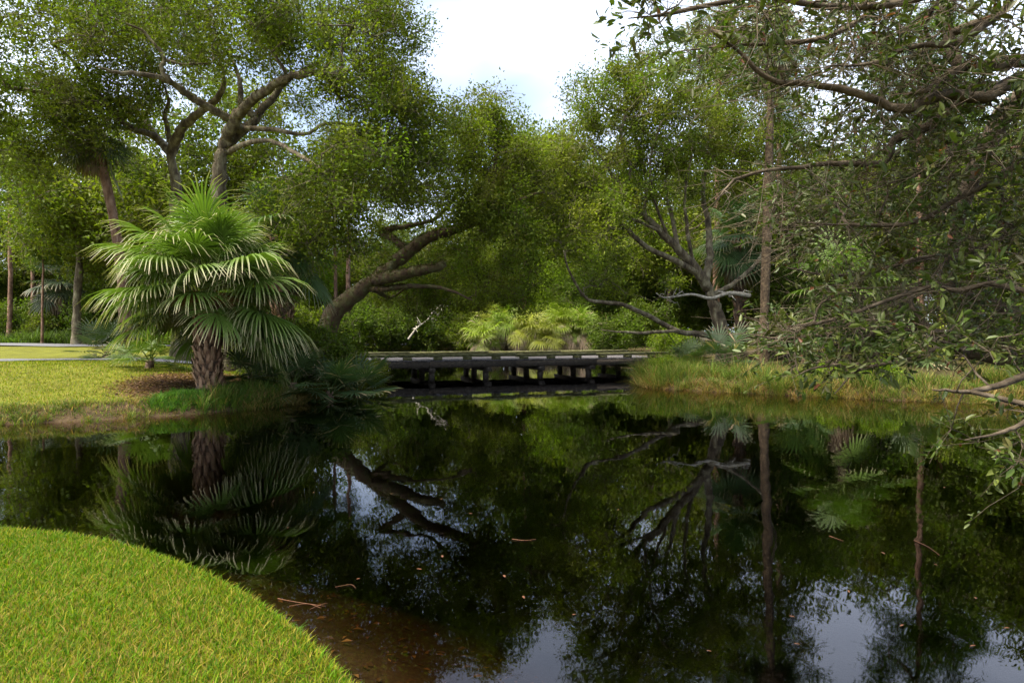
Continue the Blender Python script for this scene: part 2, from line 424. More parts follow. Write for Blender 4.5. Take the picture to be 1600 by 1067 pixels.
def leaves(c, axis_d, L, Wd, colr, fold=0.25, up=0.5, r=rng):
    """c: N base points, axis_d: N directions; rhombic folded leaves (2 triangles each)"""
    N = len(c)
    d = unit(axis_d)
    nrm = r.normal(size=(N, 3)); nrm[:, 2] += up * 2
    side = unit(np.cross(d, nrm)); nn = np.cross(side, d)
    L = (np.ones(N) * L)[:, None]; Wd = (np.ones(N) * Wd)[:, None]
    tip = c + d * L - nn * L * 0.08
    mid = c + d * L * 0.48
    a_ = mid + side * Wd * 0.5 + nn * Wd * fold; b_ = mid - side * Wd * 0.5 + nn * Wd * fold
    V = np.stack([c, a_, tip, b_], 1).reshape(-1, 3)
    i = np.arange(N) * 4
    T = np.concatenate([np.stack([i, i + 1, i + 2], 1), np.stack([i, i + 2, i + 3], 1)])
    return V, T, np.repeat(colr, 4, 0)

def twig_mesh(a_, m_, e_, r0):
    """three-sided two-segment twigs, vectorised"""
    N = len(a_)
    d = unit(e_ - a_); u = unit(np.cross(d, np.array([0.3, 0.2, 0.93]))); w = np.cross(d, u)
    rows = []
    for p, f in ((a_, 1.0), (m_, 0.75), (e_, 0.3)):
        for k in range(3):
            an = k * 2.094
            rows.append(p + (u * math.cos(an) + w * math.sin(an)) * (r0 * f)[:, None])
    V = np.stack(rows, 1).reshape(-1, 3)
    base = (np.arange(N) * 9)[:, None]
    q = np.array([(s * 3 + k, s * 3 + (k + 1) % 3, s * 3 + 3 + (k + 1) % 3, s * 3 + 3 + k) for s in range(2) for k in range(3)])
    Q = (base[:, None, :] + q[None]).reshape(-1, 4)
    return V, Q

def sample_ell(ells, r=rng, shell=0.0):
    """ells: (centre, radii, count) -> points"""
    outp = []
    for c, rad, cnt in ells:
        v = unit(r.normal(size=(cnt, 3)))
        rr_ = r.uniform(shell, 1, size=(cnt, 1)) ** (1 / 2.4)
        outp.append(np.asarray(c) + v * rr_ * np.asarray(rad))
    return np.vstack(outp)

def grow(limbs, targets, r=rng, tip_r=0.009, wander=0.16, step=0.4, seg_exp=0.5, sag=0.0):
    """limbs: list of (polyline pts, r_start, r_end). targets: cluster centres joined greedily to the nearest wood.
    returns list of (points, radii) branches"""
    pos = []; par = []; fix = []
    for li, (pts, r0, r1) in enumerate(limbs):
        c = catmull(pts, 5)
        jit = r.normal(size=c.shape) * min(r1 * 0.3, 0.03); jit[0] = 0
        c = c + jit
        rad = np.linspace(1, 0, len(c)) ** 0.8 * (r0 - r1 * 0.45) + r1 * 0.45
        if li == 0: prev = -1
        else:
            A = np.array(pos); prev = int(np.argmin(((A - c[0]) ** 2).sum(1)))
            if np.linalg.norm(A[prev] - c[0]) < 0.05: c = c[1:]; rad = rad[1:]
        for k in range(len(c)):
            pos.append(c[k]); par.append(prev); fix.append(rad[k]); prev = len(pos) - 1
    nlimb = len(pos)
    targets = np.asarray(targets)
    A = np.array(pos)
    z0 = A[:, 2].min() + 0.3 * (targets[:, 2].mean() - A[:, 2].min()) if len(targets) else 0
    Bad = np.where(A[:, 2] < z0, 6.0, 1.0)
    D = ((targets[:, None, :] - A[None]) ** 2).sum(2) * Bad[None]
    bi = D.argmin(1); bd = D.min(1)
    left = np.ones(len(targets), bool)
    tips = []
    for _ in range(len(targets)):
        j = int(np.argmin(np.where(left, bd, 1e18)))
        left[j] = False
        s0 = pos[bi[j]]; e0 = targets[j]; ln = np.linalg.norm(e0 - s0)
        ns = max(2, int(ln / step))
        t = np.linspace(0, 1, ns + 1)[1:, None]
        pd = pos[bi[j]] - pos[par[bi[j]]] if par[bi[j]] >= 0 else np.array([0, 0, 1.0])
        pd = pd / (np.linalg.norm(pd) + 1e-9)
        ctrl = s0 + pd * ln * 0.3 + (e0 - s0) * 0.25 + r.normal(size=3) * wander * ln
        ctrl[2] += sag * ln
        path = (1 - t) ** 2 * s0 + 2 * t * (1 - t) * ctrl + t ** 2 * e0
        path[:-1] += r.normal(size=path[:-1].shape) * 0.05 * min(ln, 1.5)
        prev = int(bi[j]); new = []
        for q in path:
            pos.append(q); par.append(prev); fix.append(0.0); prev = len(pos) - 1; new.append(q)
        tips.append(prev)
        Nw = np.array(new)
        D2 = ((targets[:, None, :] - Nw[None]) ** 2).sum(2)
        m_ = D2.min(1); am = D2.argmin(1) + len(pos) - len(new)
        upd = m_ < bd
        bd = np.where(upd, m_, bd); bi = np.where(upd, am, bi)
    n_ = len(pos); cnt = np.zeros(n_)
    for t_ in tips: cnt[t_] += 1
    kids = [[] for _ in range(n_)]
    for k in range(n_ - 1, 0, -1):
        if par[k] >= 0: kids[par[k]].append(k)
    order = sorted(range(n_), reverse=True)
    for k in order:
        if par[k] >= 0: cnt[par[k]] += cnt[k]
    rad = np.array([max(fix[k], tip_r * max(cnt[k], 0.6) ** seg_exp) if k < nlimb else tip_r * max(cnt[k], 0.6) ** seg_exp for k in range(n_)])
    for k in range(1, n_):
        if k >= nlimb and par[k] >= 0: rad[k] = min(rad[k], rad[par[k]] * 0.85)
    res = []; stack = [(0, None)]
    while stack:
        k, p = stack.pop()
        pts = [] if p is None else [pos[p]]
        rs = [] if p is None else [min(rad[p], rad[k] * 1.25)]
        cur = k
        while True:
            pts.append(pos[cur]); rs.append(rad[cur])
            ks = kids[cur]
            if not ks: break
            best = max(ks, key=lambda q: rad[q] + (1e-6 * -q))
            for q in ks:
                if q != best: stack.append((q, cur))
            cur = best
        if len(pts) >= 2: res.append((np.array(pts), np.array(rs)))
    return res

def wood_mesh(name, branches, flare=0.0, base_z=None):
    mb_ = MB()
    for pts, rs in branches:
        rm = rs.max()
        n_ = 12 if rm > 0.2 else 8 if rm > 0.07 else 5 if rm > 0.025 else 4 if rm > 0.012 else 3
        if flare and base_z is not None:
            rs = rs * (1 + flare * np.exp(-np.maximum(0, pts[:, 2] - base_z) / 0.35))
        mb_.tube(pts, rs, n_, rough=0.045 if rm > 0.06 else 0.0)
    return mb_.mesh(name, True)

def crown_mesh(name, centres, radius, ntw, nlv, L, Wd, pal, r=rng, flat=0.7, droop=0.0, twr=0.006, up=0.5, cvar=0.35, lvar=0.25, bare=0):
    """leafy twigs round each cluster centre; returns (leaf mesh, twig mesh)"""
    K = len(centres)
    cr = radius * r.uniform(0.65, 1.3, K)
    dirs = r.normal(size=(K, ntw, 3)); dirs[..., 2] = dirs[..., 2] * flat + 0.15 - droop
    dirs = unit(dirs)
    ln = cr[:, None] * r.uniform(0.55, 1.25, (K, ntw))
    a_ = np.repeat(centres[:, None], ntw, 1)
    e_ = a_ + dirs * ln[..., None]
    m_ = (a_ + e_) / 2 + r.normal(size=a_.shape) * ln[..., None] * 0.12
    e_[..., 2] -= droop * ln * 0.4
    tV, tQ = twig_mesh(a_.reshape(-1, 3), m_.reshape(-1, 3), e_.reshape(-1, 3), np.full(K * ntw, twr))
    if bare:
        ba = centres[r.integers(0, K, K * bare)] + r.normal(size=(K * bare, 3)) * radius * 0.4
        bd_ = unit(r.normal(size=ba.shape) + np.array([0, 0, -0.35])) * (radius * r.uniform(0.5, 1.7, (K * bare, 1)))
        bV, bQ = twig_mesh(ba, ba + bd_ * 0.5 + r.normal(size=ba.shape) * radius * 0.13, ba + bd_, r.uniform(0.5, 1.2, K * bare) * twr)
        tQ = np.vstack([tQ, bQ + len(tV)]); tV = np.vstack([tV, bV])
    tt = r.uniform(0.25, 1.08, (K, ntw, nlv, 1))
    A, Mi, E = a_[:, :, None], m_[:, :, None], e_[:, :, None]
    p = (1 - tt) ** 2 * A + 2 * tt * (1 - tt) * Mi + tt ** 2 * E
    spread = 0.24 * cr[:, None, None, None]
    p = p + r.normal(size=p.shape) * spread
    ad = unit(dirs)[:, :, None] * 0.9 + r.normal(size=p.shape) * 0.75
    pal = np.asarray(pal)
    mixc = r.dirichlet(np.ones(len(pal)) * 0.7, K) @ pal
    mixc = mixc * (1 + r.normal(size=(K, 1)) * cvar * 0.5).clip(0.5, 1.6)
    cl = mixc[:, None, None, :] * (1 + r.normal(size=(K, ntw, nlv, 1)) * lvar).clip(0.45, 1.8) * np.ones(p.shape)
    N = K * ntw * nlv
    V, T, C_ = leaves(p.reshape(-1, 3), ad.reshape(-1, 3), L * r.uniform(0.55, 1.45, N), Wd * r.uniform(0.65, 1.3, N), cl.reshape(-1, 3), up=up, r=r)
    return mesh_np(name, V, None, T, C_), mesh_np('twigs', tV, tQ)

OAKPAL = [(0.1, 0.142, 0.011), (0.066, 0.102, 0.01), (0.145, 0.172, 0.013), (0.13, 0.125, 0.017)]
DARKPAL = [(0.056, 0.092, 0.01), (0.074, 0.113, 0.012), (0.098, 0.118, 0.014)]
LIMEPAL = [(0.14, 0.21, 0.01), (0.11, 0.18, 0.01), (0.165, 0.2, 0.015)]
PINEPAL = [(0.078, 0.13, 0.012), (0.11, 0.165, 0.015), (0.062, 0.1, 0.012)]
BAYPAL = [(0.042, 0.072, 0.012), (0.062, 0.1, 0.013), (0.095, 0.115, 0.022), (0.08, 0.068, 0.022)]

def px_ell(cx, cyy, rx, ry, d, thick, cnt):
    return (P(cx, cyy, d), (rx * d / FPX, thick, ry * d / FPX), cnt)

def limb(pts, d0, d1=None, r0=0.2, r1=0.05):
    d1 = d0 if d1 is None else d1
    k = len(pts)
    return ([P(x, y, d0 + (d1 - d0) * i / (k - 1)) for i, (x, y) in enumerate(pts)], r0, r1)

def thing_tree(name, base, label, cat, wood, crown, twigs, bark, leafm, group=None):
    """base: world location; meshes are built in world space and moved to the base"""
    e = empty(name, base)
    off = Matrix.Translation(-Vector(base))
    for me in (wood, crown, twigs):
        if me is not None: me.transform(off)
    obj('trunk', wood, bark, e)
    obj('crown', crown, leafm, e)
    if twigs is not None: obj('twigs', twigs, bark, e)
    return tag(e, label, cat, group)

# ------------------------------------------------------------------ the big oaks
def built_oak(name, seed, limbs, ells, label, radius, ntw, nlv, L, Wd, pal=OAKPAL, bark='oakbark', leafm='leaf', tip_r=0.01, flare=0.5, group=None, clear=(), moss=0, **kw):
    r = np.random.default_rng(seed)
    tg = sample_ell(ells, r)
    for (cx_, cy_, rx_, ry_, dmax) in clear:      # open windows in the crown where the bare limbs show
        ux = tg[:, 0] / tg[:, 1] * FPX + 800; uy = HOR - (tg[:, 2] - EYE) / tg[:, 1] * FPX
        tg = tg[~((((ux - cx_) / rx_) ** 2 + ((uy - cy_) / ry_) ** 2 < 1) & (tg[:, 1] < dmax) & (r.random(len(tg)) < (0.95 if dmax < 30 else 0.6)))]
    base = limbs[0][0][0].copy(); base[2] = gz(base[0], base[1])
    limbs[0][0][0][2] = base[2] - 0.25
    br = grow(limbs, tg, r, tip_r=tip_r, **{k: v for k, v in kw.items() if k in ('wander', 'step', 'sag', 'seg_exp')})
    w = wood_mesh(name + '_wood', br, flare, base[2])
    cm, tm = crown_mesh(name + '_crown', tg, radius, ntw, nlv, L, Wd, pal, r, **{k: v for k, v in kw.items() if k in ('flat', 'droop', 'twr', 'up', 'cvar', 'lvar', 'bare')})
    e = thing_tree(name, tuple(base), label, 'tree', w, cm, tm, M[bark], M[leafm], group)
    if moss:
        big = [(p_, q_) for p_, q_ in br if q_.max() > 0.12]
        mp_ = []
        for p_, q_ in big:
            k_ = int(moss * np.linalg.norm(np.diff(p_, axis=0), axis=1).sum())
            f_ = r.uniform(0, len(p_) - 1.001, k_); i_ = f_.astype(int); u_ = (f_ - i_)[:, None]
            dv_ = unit(r.normal(size=(k_, 3)) + np.array([0, 0, 0.9]))
            rr_ = q_[i_] * (1 - u_[:, 0]) + q_[i_ + 1] * u_[:, 0]
            ok = rr_ > 0.1
            mp_.append(np.hstack([(p_[i_] * (1 - u_) + p_[i_ + 1] * u_ + dv_ * rr_[:, None] * 0.97)[ok], dv_[ok]]))
        mp_ = np.vstack(mp_); n_ = len(mp_)
        mc = np.array([(0.07, 0.045, 0.02), (0.09, 0.075, 0.025), (0.06, 0.08, 0.02), (0.13, 0.12, 0.07)])[r.choice(4, n_, p=[0.35, 0.25, 0.25, 0.15])] * (1 + r.normal(size=(n_, 1)) * 0.2).clip(0.5, 1.5)
        V, T, C_ = leaves(mp_[:, :3], mp_[:, 3:] + r.normal(size=(n_, 3)) * 0.8, r.uniform(0.05, 0.13, n_), 0.035, mc, r=r)
        mo = obj('moss', mesh_np(name + '_moss', V - base, None, T, C_), M['leaf'], e); mo['kind'] = 'stuff'
    return e

Z = 0.344
def z1(*p): return [(x * Z, y * Z) for x, y in p]
def z3(*p): return [(1050 + x * Z, y * Z) for x, y in p]
def z5(*p): return [(500 + x * Z, 330 + y * Z) for x, y in p]
def z6(*p): return [(1050 + x * Z, 330 + y * Z) for x, y in p]

d = 23.0
built_oak('live_oak', 11, [
    limb([(352, 560), (347, 420), (341, 290), (346, 245), (352, 215)], d, d, 0.352, 0.255),
    limb(z1((1020, 640), (1060, 560), (1120, 480), (1200, 420), (1290, 360), (1400, 330), (1540, 345)), d, d - 3, 0.216, 0.075),
    limb(z1((1030, 650), (1100, 590), (1150, 555), (1200, 490), (1280, 390), (1340, 340), (1430, 290), (1520, 230)), d, d + 2, 0.192, 0.060),
    limb(z1((1090, 590), (1040, 540), (950, 490), (850, 430), (770, 370), (650, 340), (530, 330), (440, 300)), d, d - 3.5, 0.160, 0.045),
    limb(z1((770, 370), (735, 320), (745, 260), (700, 200), (650, 140)), d - 2.2, d - 2.5, 0.088, 0.038),
    limb(z1((1040, 690), (1130, 650), (1230, 640), (1330, 690), (1430, 745)), d, d - 4, 0.104, 0.030),
    limb(z1((1120, 585), (1250, 590), (1380, 610), (1500, 560), (1700, 590)), d, d - 1, 0.096, 0.030),
    limb(z1((1090, 470), (1090, 380), (1060, 280), (1020, 160)), d + 0.3, d + 2, 0.104, 0.038),
    limb(z1((1400, 330), (1540, 340), (1550, 230), (1600, 120)), d - 2.4, d - 3, 0.080, 0.038),
], [px_ell(300, 40, 260, 90, d - 1, 4.5, 70), px_ell(460, 120, 190, 120, d - 1, 4.5, 90), px_ell(560, 210, 110, 110, d - 2, 3.5, 48),
    px_ell(600, 60, 52, 90, d - 1, 3.0, 34), px_ell(460, -60, 210, 90, d, 4.5, 45), px_ell(640, 190, 50, 55, d - 1, 2.4, 20), px_ell(500, 330, 110, 70, d - 3, 2.2, 36), px_ell(640, 270, 60, 60, d - 2, 2, 16)],
    'spreading live oak with pale forked limbs rising behind the big palm', 0.8, 10, 28, 0.115, 0.06, twr=0.008, bare=5, moss=90, clear=[(385, 175, 150, 85, 24.5), (345, 250, 60, 60, 40)])

d = 27.0
built_oak('live_oak', 12, [
    limb([(282, 555), (277, 420), (274, 300), (268, 245)], d, d, 0.360, 0.255),
    limb(z1((790, 660), (830, 580), (900, 520), (1000, 430), (1015, 350), (990, 240)), d, d - 2, 0.208, 0.060),
    limb(z1((780, 700), (735, 650), (690, 600), (660, 530), (690, 470), (640, 380)), d, d + 2, 0.192, 0.053),
    limb(z1((770, 640), (750, 520), (765, 450), (720, 330)), d, d - 1, 0.112, 0.038),
    limb(z1((700, 620), (560, 560), (430, 400), (330, 280), (240, 200)), d, d - 4, 0.128, 0.038),
    limb(z1((470, 470), (330, 460), (180, 420), (40, 400)), d - 2, d - 5, 0.096, 0.030),
], [px_ell(110, 60, 190, 110, d - 2, 5, 80), px_ell(60, 190, 140, 90, d - 3, 4, 50), px_ell(210, 160, 100, 90, d - 2, 3.5, 34), px_ell(-60, 120, 130, 130, d - 2, 4.5, 34), px_ell(220, 30, 130, 80, d - 1, 4, 30), px_ell(150, -70, 230, 70, d - 1, 5, 36)],
    'dark-trunked live oak behind the tall leaning palm, its crown filling the corner', 0.9, 10, 27, 0.13, 0.068, twr=0.008, bare=5, clear=[(275, 215, 60, 80, 40)])

d = 27.0
built_oak('leaning_oak', 13, [
    limb([(498, 545), (515, 500), (545, 468), (590, 433), (625, 405)], d, d, 0.44, 0.36),
    limb([(620, 408), (650, 385), (680, 368), (740, 350), (800, 318), (850, 300)], d, d - 1, 0.28, 0.08),
    limb([(590, 436), (620, 432), (655, 424), (692, 414)], d - 0.3, d - 2.2, 0.26, 0.3),
    limb([(640, 392), (605, 368), (600, 362), (640, 352), (680, 342), (720, 300)], d, d + 1, 0.16, 0.05),
    limb([(575, 450), (600, 452), (640, 447), (690, 450), (740, 470)], d, d - 2, 0.15, 0.05),
    limb([(735, 352), (760, 300), (775, 250), (770, 200)], d - 0.6, d, 0.16, 0.05),
], [px_ell(710, 260, 110, 90, d, 4, 60), px_ell(768, 195, 62, 50, d, 3, 26), px_ell(620, 300, 80, 70, d + 1, 3, 26), px_ell(690, 390, 130, 55, d + 2, 3, 40), px_ell(745, 440, 110, 55, d + 1, 3, 34), px_ell(800, 270, 50, 55, d, 3, 18), px_ell(640, 470, 60, 40, d + 2, 2, 12), px_ell(770, 330, 90, 45, d - 2.5, 1.5, 30)],
    'thick mossy oak leaning right towards the bridge with a broken limb', 0.72, 10, 28, 0.12, 0.064, twr=0.008, bare=5, clear=[(640, 400, 70, 45, 28.5)], moss=420, bark='mossbark')

d = 29.0
built_oak('forked_oak', 14, [
    limb([(1136, 545), (1124, 500), (1113, 468), (1106, 448)], d, d, 0.36, 0.28),
    limb([(1106, 450), (1085, 418), (1060, 390), (1032, 362), (1005, 335), (975, 302), (950, 262), (925, 225)], d, d - 2, 0.22, 0.06),
    limb([(1104, 445), (1108, 400), (1107, 350), (1098, 300), (1108, 240), (1120, 180)], d, d + 2, 0.18, 0.06),
    limb([(1088, 425), (1050, 405), (1010, 385), (965, 347), (935, 340), (900, 345)], d - 0.3, d - 3, 0.15, 0.04),
    limb([(1060, 392), (1050, 340), (1040, 290), (1050, 230)], d - 0.6, d + 1, 0.11, 0.04),
    limb([(1005, 335), (1010, 290), (1000, 240), (985, 190)], d - 1.2, d, 0.09, 0.04),
    limb([(1120, 524), (1060, 517), (1010, 492), (970, 475), (920, 468), (893, 432), (880, 392)], d - 0.1, d - 4, 0.13, 0.04),
    limb([(1060, 517), (1000, 520), (940, 516)], d - 2, d - 4.5, 0.08, 0.03),
    limb([(1032, 362), (1000, 347), (960, 330), (930, 298), (905, 285)], d - 1, d - 3, 0.07, 0.03),
    limb([(1085, 420), (1074, 360), (1070, 300), (1082, 230), (1075, 180)], d, d - 1.5, 0.09, 0.03),
    limb([(1045, 375), (1022, 310), (1016, 250), (1034, 190)], d - 0.8, d - 2.5, 0.07, 0.03),
    limb([(975, 302), (985, 260), (970, 215), (980, 170)], d - 1.7, d - 2.4, 0.05, 0.02),
    limb([(1112, 462), (1150, 440), (1190, 400), (1210, 330), (1200, 250)], d, d + 2, 0.12, 0.05),
], [px_ell(1000, 200, 115, 70, d - 1, 4, 56), px_ell(945, 160, 70, 45, d - 1, 3, 22), px_ell(1080, 240, 110, 90, d, 4, 50), px_ell(900, 240, 45, 70, d - 1, 3, 22), px_ell(930, 360, 75, 50, d - 3, 2.5, 26), px_ell(1160, 210, 80, 120, d + 1, 3.5, 34),
    px_ell(990, 430, 100, 35, d - 2, 2.5, 18), px_ell(1000, 290, 80, 45, d, 3, 14), px_ell(1150, 50, 90, 80, d + 1, 3.5, 26), px_ell(1010, 120, 60, 50, d, 3, 20), px_ell(1080, 140, 70, 60, d, 3, 22), px_ell(860, 300, 45, 60, d - 2, 2.5, 14), px_ell(1020, 330, 90, 50, d - 2.5, 1.2, 16), px_ell(950, 270, 70, 50, d - 2, 1.5, 14)],
    'forked oak with bare pale limbs standing at the far end of the bridge', 0.7, 9, 26, 0.12, 0.064, twr=0.008, bare=5, clear=[(1050, 395, 95, 75, 31)])

# pale dead branches broken across the forked oak's fork
def dead_branch(name, pts, d0, d1, r0, label, seed, nsub=8):
    r = np.random.default_rng(seed)
    main = catmull([P(x, y, d0 + (d1 - d0) * i / (len(pts) - 1)) for i, (x, y) in enumerate(pts)], 6)
    base = main[0].copy(); mb_ = MB()
    main = main - base
    rad = np.linspace(r0, r0 * 0.25, len(main))
    mb_.tube(main, rad, 6)
    for k in range(nsub):
        i = r.integers(2, len(main) - 1); ln = r.uniform(0.3, 0.9)
        dr = unit(r.normal(size=3) * np.array([1, 0.8, 0.7]))
        sp = main[i] + np.linspace(0, 1, 5)[:, None] * dr * ln + np.vstack([np.zeros(3), r.normal(size=(4, 3)) * 0.06])
        mb_.tube(sp, np.linspace(rad[i] * 0.7, 0.008, 5), 4)
    e = obj(name, mb_.mesh(name, True), M['deadwood'], None, tuple(base))
    return tag(e, label, 'branch')
dead_branch('dead_branch', [(1172, 462), (1140, 458), (1110, 466), (1080, 460), (1040, 465), (1025, 458)], 28.4, 28.2, 0.1, 'bleached dead limb lying across the fork of the oak by the bridge', 3)
dead_branch('dead_branch', [(638, 530), (652, 512), (668, 500), (680, 484), (700, 478)], 40, 41, 0.07, 'bleached twiggy dead branch over the water behind the bridge', 4, 14)

# ------------------------------------------------------------------ overhanging tree close on the right
d = 5.6
ov_limbs = [
    (np.array([(8.2, 4.2, 0.2), (7.6, 4.6, 1.6), (6.6, 5.0, 3.0), (5.6, 5.4, 3.9)]), 0.2, 0.12),
    limb(z3((1800, 300), (1600, 275), (1430, 300), (1310, 310), (1220, 370), (1160, 410), (1060, 430)), 5.4, 5.0, 0.062, 0.018),
    limb(z3((1820, 250), (1600, 350), (1500, 400), (1420, 440), (1250, 430), (1130, 470), (1030, 490), (800, 410), (640, 385), (440, 360), (300, 230), (200, 160)), 5.4, 4.8, 0.06, 0.012),
    limb(z3((1310, 310), (1265, 200), (1240, 100), (1220, 0), (1210, -150)), 5.2, 5.4, 0.05, 0.03),
    limb(z3((1480, 400), (1380, 400), (1260, 500), (1150, 580), (1010, 640), (960, 740), (780, 740), (600, 755), (320, 800), (200, 910)), 5.5, 5.2, 0.05, 0.01),
    limb(z3((1800, 330), (1600, 430), (1480, 560), (1400, 730), (1330, 900), (1290, 1060)) + z6((1270, 200), (1180, 330), (1050, 420)), 6.0, 6.8, 0.105, 0.03),
    limb(z6((1950, 640), (1600, 665), (1350, 640), (1230, 570), (1150, 520), (1100, 430), (1040, 330)), 5.4, 6.0, 0.075, 0.02),
    limb(z6((1340, 640), (1250, 610), (1080, 670), (850, 720), (790, 770), (740, 830)), 5.5, 5.3, 0.024, 0.006),
    limb(z6((1300, 200), (1100, 220), (900, 280), (700, 290), (500, 250)), 6.5, 6.2, 0.03, 0.01),
    limb(z6((1250, 180), (1400, 180), (1500, 120), (1600, 100)), 6.4, 6.2, 0.03, 0.012),
    limb(z6((850, 720), (760, 700), (640, 715), (540, 760)), 5.3, 5.1, 0.014, 0.005),
    limb(z6((1150, 520), (900, 560), (700, 560), (500, 580), (360, 560)), 6.0, 5.8, 0.03, 0.008),
    limb(z6((1850, 640), (1600, 750), (1450, 800), (1330, 820), (1180, 810)), 4.8, 4.6, 0.035, 0.01),
    limb(z3((1500, 60), (1300, 190), (1100, 210), (900, 290), (700, 300)), 5.0, 4.6, 0.03, 0.008),
    limb(z3((1600, -120), (1300, -60), (1000, 20), (700, 30), (400, -10), (0, 60), (-80, 75), (-200, 85)), 4.9, 4.3, 0.035, 0.006),
    limb(z3((1100, -100), (900, 60), (700, 170), (440, 200), (250, 210), (0, 240)), 5.2, 5.0, 0.03, 0.006),
    limb(z3((1650, 640), (1500, 800), (1300, 900), (1100, 1010), (800, 1020), (560, 1010)), 5.4, 5.8, 0.03, 0.008),
    limb(z6((1650, 380), (1450, 330), (1300, 360), (1150, 350), (800, 470), (620, 520)), 5.0, 5.6, 0.028, 0.008),
    limb(z6((1700, 900), (1600, 960), (1480, 1010), (1330, 1040)), 4.2, 4.0, 0.022, 0.006),
]
r = np.random.default_rng(15)
tg = sample_ell([px_ell(1390, 90, 230, 110, 5.4, 1.5, 135), px_ell(1180, 70, 110, 80, 5.0, 1.0, 30), px_ell(1480, 260, 160, 120, 5.8, 1.6, 80), px_ell(1330, 330, 150, 110, 6.0, 1.4, 55), px_ell(1480, 430, 170, 110, 5.9, 1.4, 75), px_ell(1290, 510, 120, 70, 5.7, 1.0, 40),
                 px_ell(1500, 540, 120, 50, 5.2, 1.0, 26), px_ell(1260, 560, 90, 40, 5.4, 0.6, 9), px_ell(1575, 700, 55, 70, 4.4, 0.5, 8), px_ell(1030, 30, 55, 28, 4.4, 0.4, 10), px_ell(1700, 300, 120, 330, 5.6, 1.5, 60), px_ell(1450, -90, 230, 70, 5.2, 1.4, 40)], r)
br = grow(ov_limbs, tg, r, tip_r=0.004, wander=0.2, step=0.12, seg_exp=0.45, sag=0.1)
# long thin bare twigs hanging and crossing
tips = np.concatenate([b_[0][1:-1] for b_ in br if b_[1].max() < 0.06 and len(b_[0]) > 3])
tips = tips[(HOR - (tips[:, 2] - EYE) / tips[:, 1] * FPX < 520) & (tips[:, 0] / tips[:, 1] * FPX + 800 > 1130)]
NT = 1700
sel = tips[r.integers(0, len(tips), NT)]
dv = unit(r.normal(size=(NT, 3)) * np.array([1, 0.7, 0.45]) + np.array([-0.7, 0, -0.4])) * r.uniform(0.25, 1.0, (NT, 1))
tV, tQ = twig_mesh(sel, sel + dv * 0.5 + r.normal(size=dv.shape) * 0.04, sel + dv + np.array([0, 0, 0.03]), r.uniform(0.0018, 0.0045, NT))
wm = wood_mesh('overhang_wood', br, 0.4, 0.3)
K = len(tg)
cmV, cmT, cmC = [], [], []
# rosettes of leathery leaves: six-sided folded blades
nt, nl_ = 5, 7
dirs = unit(r.normal(size=(K, nt, 3)) * np.array([1, 1, 0.8]) + np.array([-0.25, 0, 0.1]))
ln = r.uniform(0.12, 0.42, (K, nt))
E = tg[:, None] + dirs * ln[..., None]
tV2, tQ2 = twig_mesh(np.repeat(tg[:, None], nt, 1).reshape(-1, 3), (tg[:, None] * 0.5 + E * 0.5 + r.normal(size=E.shape) * 0.03).reshape(-1, 3), E.reshape(-1, 3), np.full(K * nt, 0.0028))
tt = r.uniform(0.45, 1.0, (K, nt, nl_, 1))
p = tg[:, None, None] * (1 - tt) + E[:, :, None] * tt + r.normal(size=(K, nt, nl_, 3)) * 0.012
ad = dirs[:, :, None] * 0.8 + r.normal(size=p.shape) * 0.75
N = K * nt * nl_
pal = np.array(BAYPAL)
cl = (r.dirichlet(np.ones(4) * 0.6, K * nt) @ pal)[:, None, :] * (1 + r.normal(size=(K * nt, nl_, 1)) * 0.25).clip(0.5, 1.7)
rare = r.random((K * nt, nl_, 1)) < 0.015
cl = np.where(rare, np.array([0.16, 0.06, 0.025]), cl).reshape(-1, 3)
p = p.reshape(-1, 3); dd = unit(ad.reshape(-1, 3)); Lf = 0.035 + 0.07 * r.random((N, 1)) ** 1.6; Wf = Lf * r.uniform(0.3, 0.42, (N, 1))
nrm = r.normal(size=(N, 3)); nrm[:, 2] += 0.9
sd = unit(np.cross(dd, nrm)); nn = np.cross(sd, dd)
rows = [p, p + dd * Lf * 0.3 + sd * Wf * 0.42 + nn * Wf * 0.15, p + dd * Lf * 0.68 + sd * Wf * 0.45 + nn * Wf * 0.15, p + dd * Lf - nn * Lf * 0.12, p + dd * Lf * 0.68 - sd * Wf * 0.45 + nn * Wf * 0.15, p + dd * Lf * 0.3 - sd * Wf * 0.42 + nn * Wf * 0.15]
V = np.stack(rows, 1).reshape(-1, 3); i = np.arange(N) * 6
Qs = np.concatenate([np.stack([i, i + 1, i + 2, i + 3], 1), np.stack([i, i + 3, i + 4, i + 5], 1)])
cm = mesh_np('overhang_crown', V, Qs, None, np.repeat(cl, 6, 0))
tm = mesh_np('overhang_twigs', np.vstack([tV, tV2]), np.vstack([tQ, tQ2 + len(tV)]))
thing_tree('overhanging_tree', (8.2, 4.2, 0.2), 'close dark tree reaching in over the water with tangled bare twigs and leathery leaves', 'tree', wm, cm, tm, M['twigbark'], M['glossleaf'])

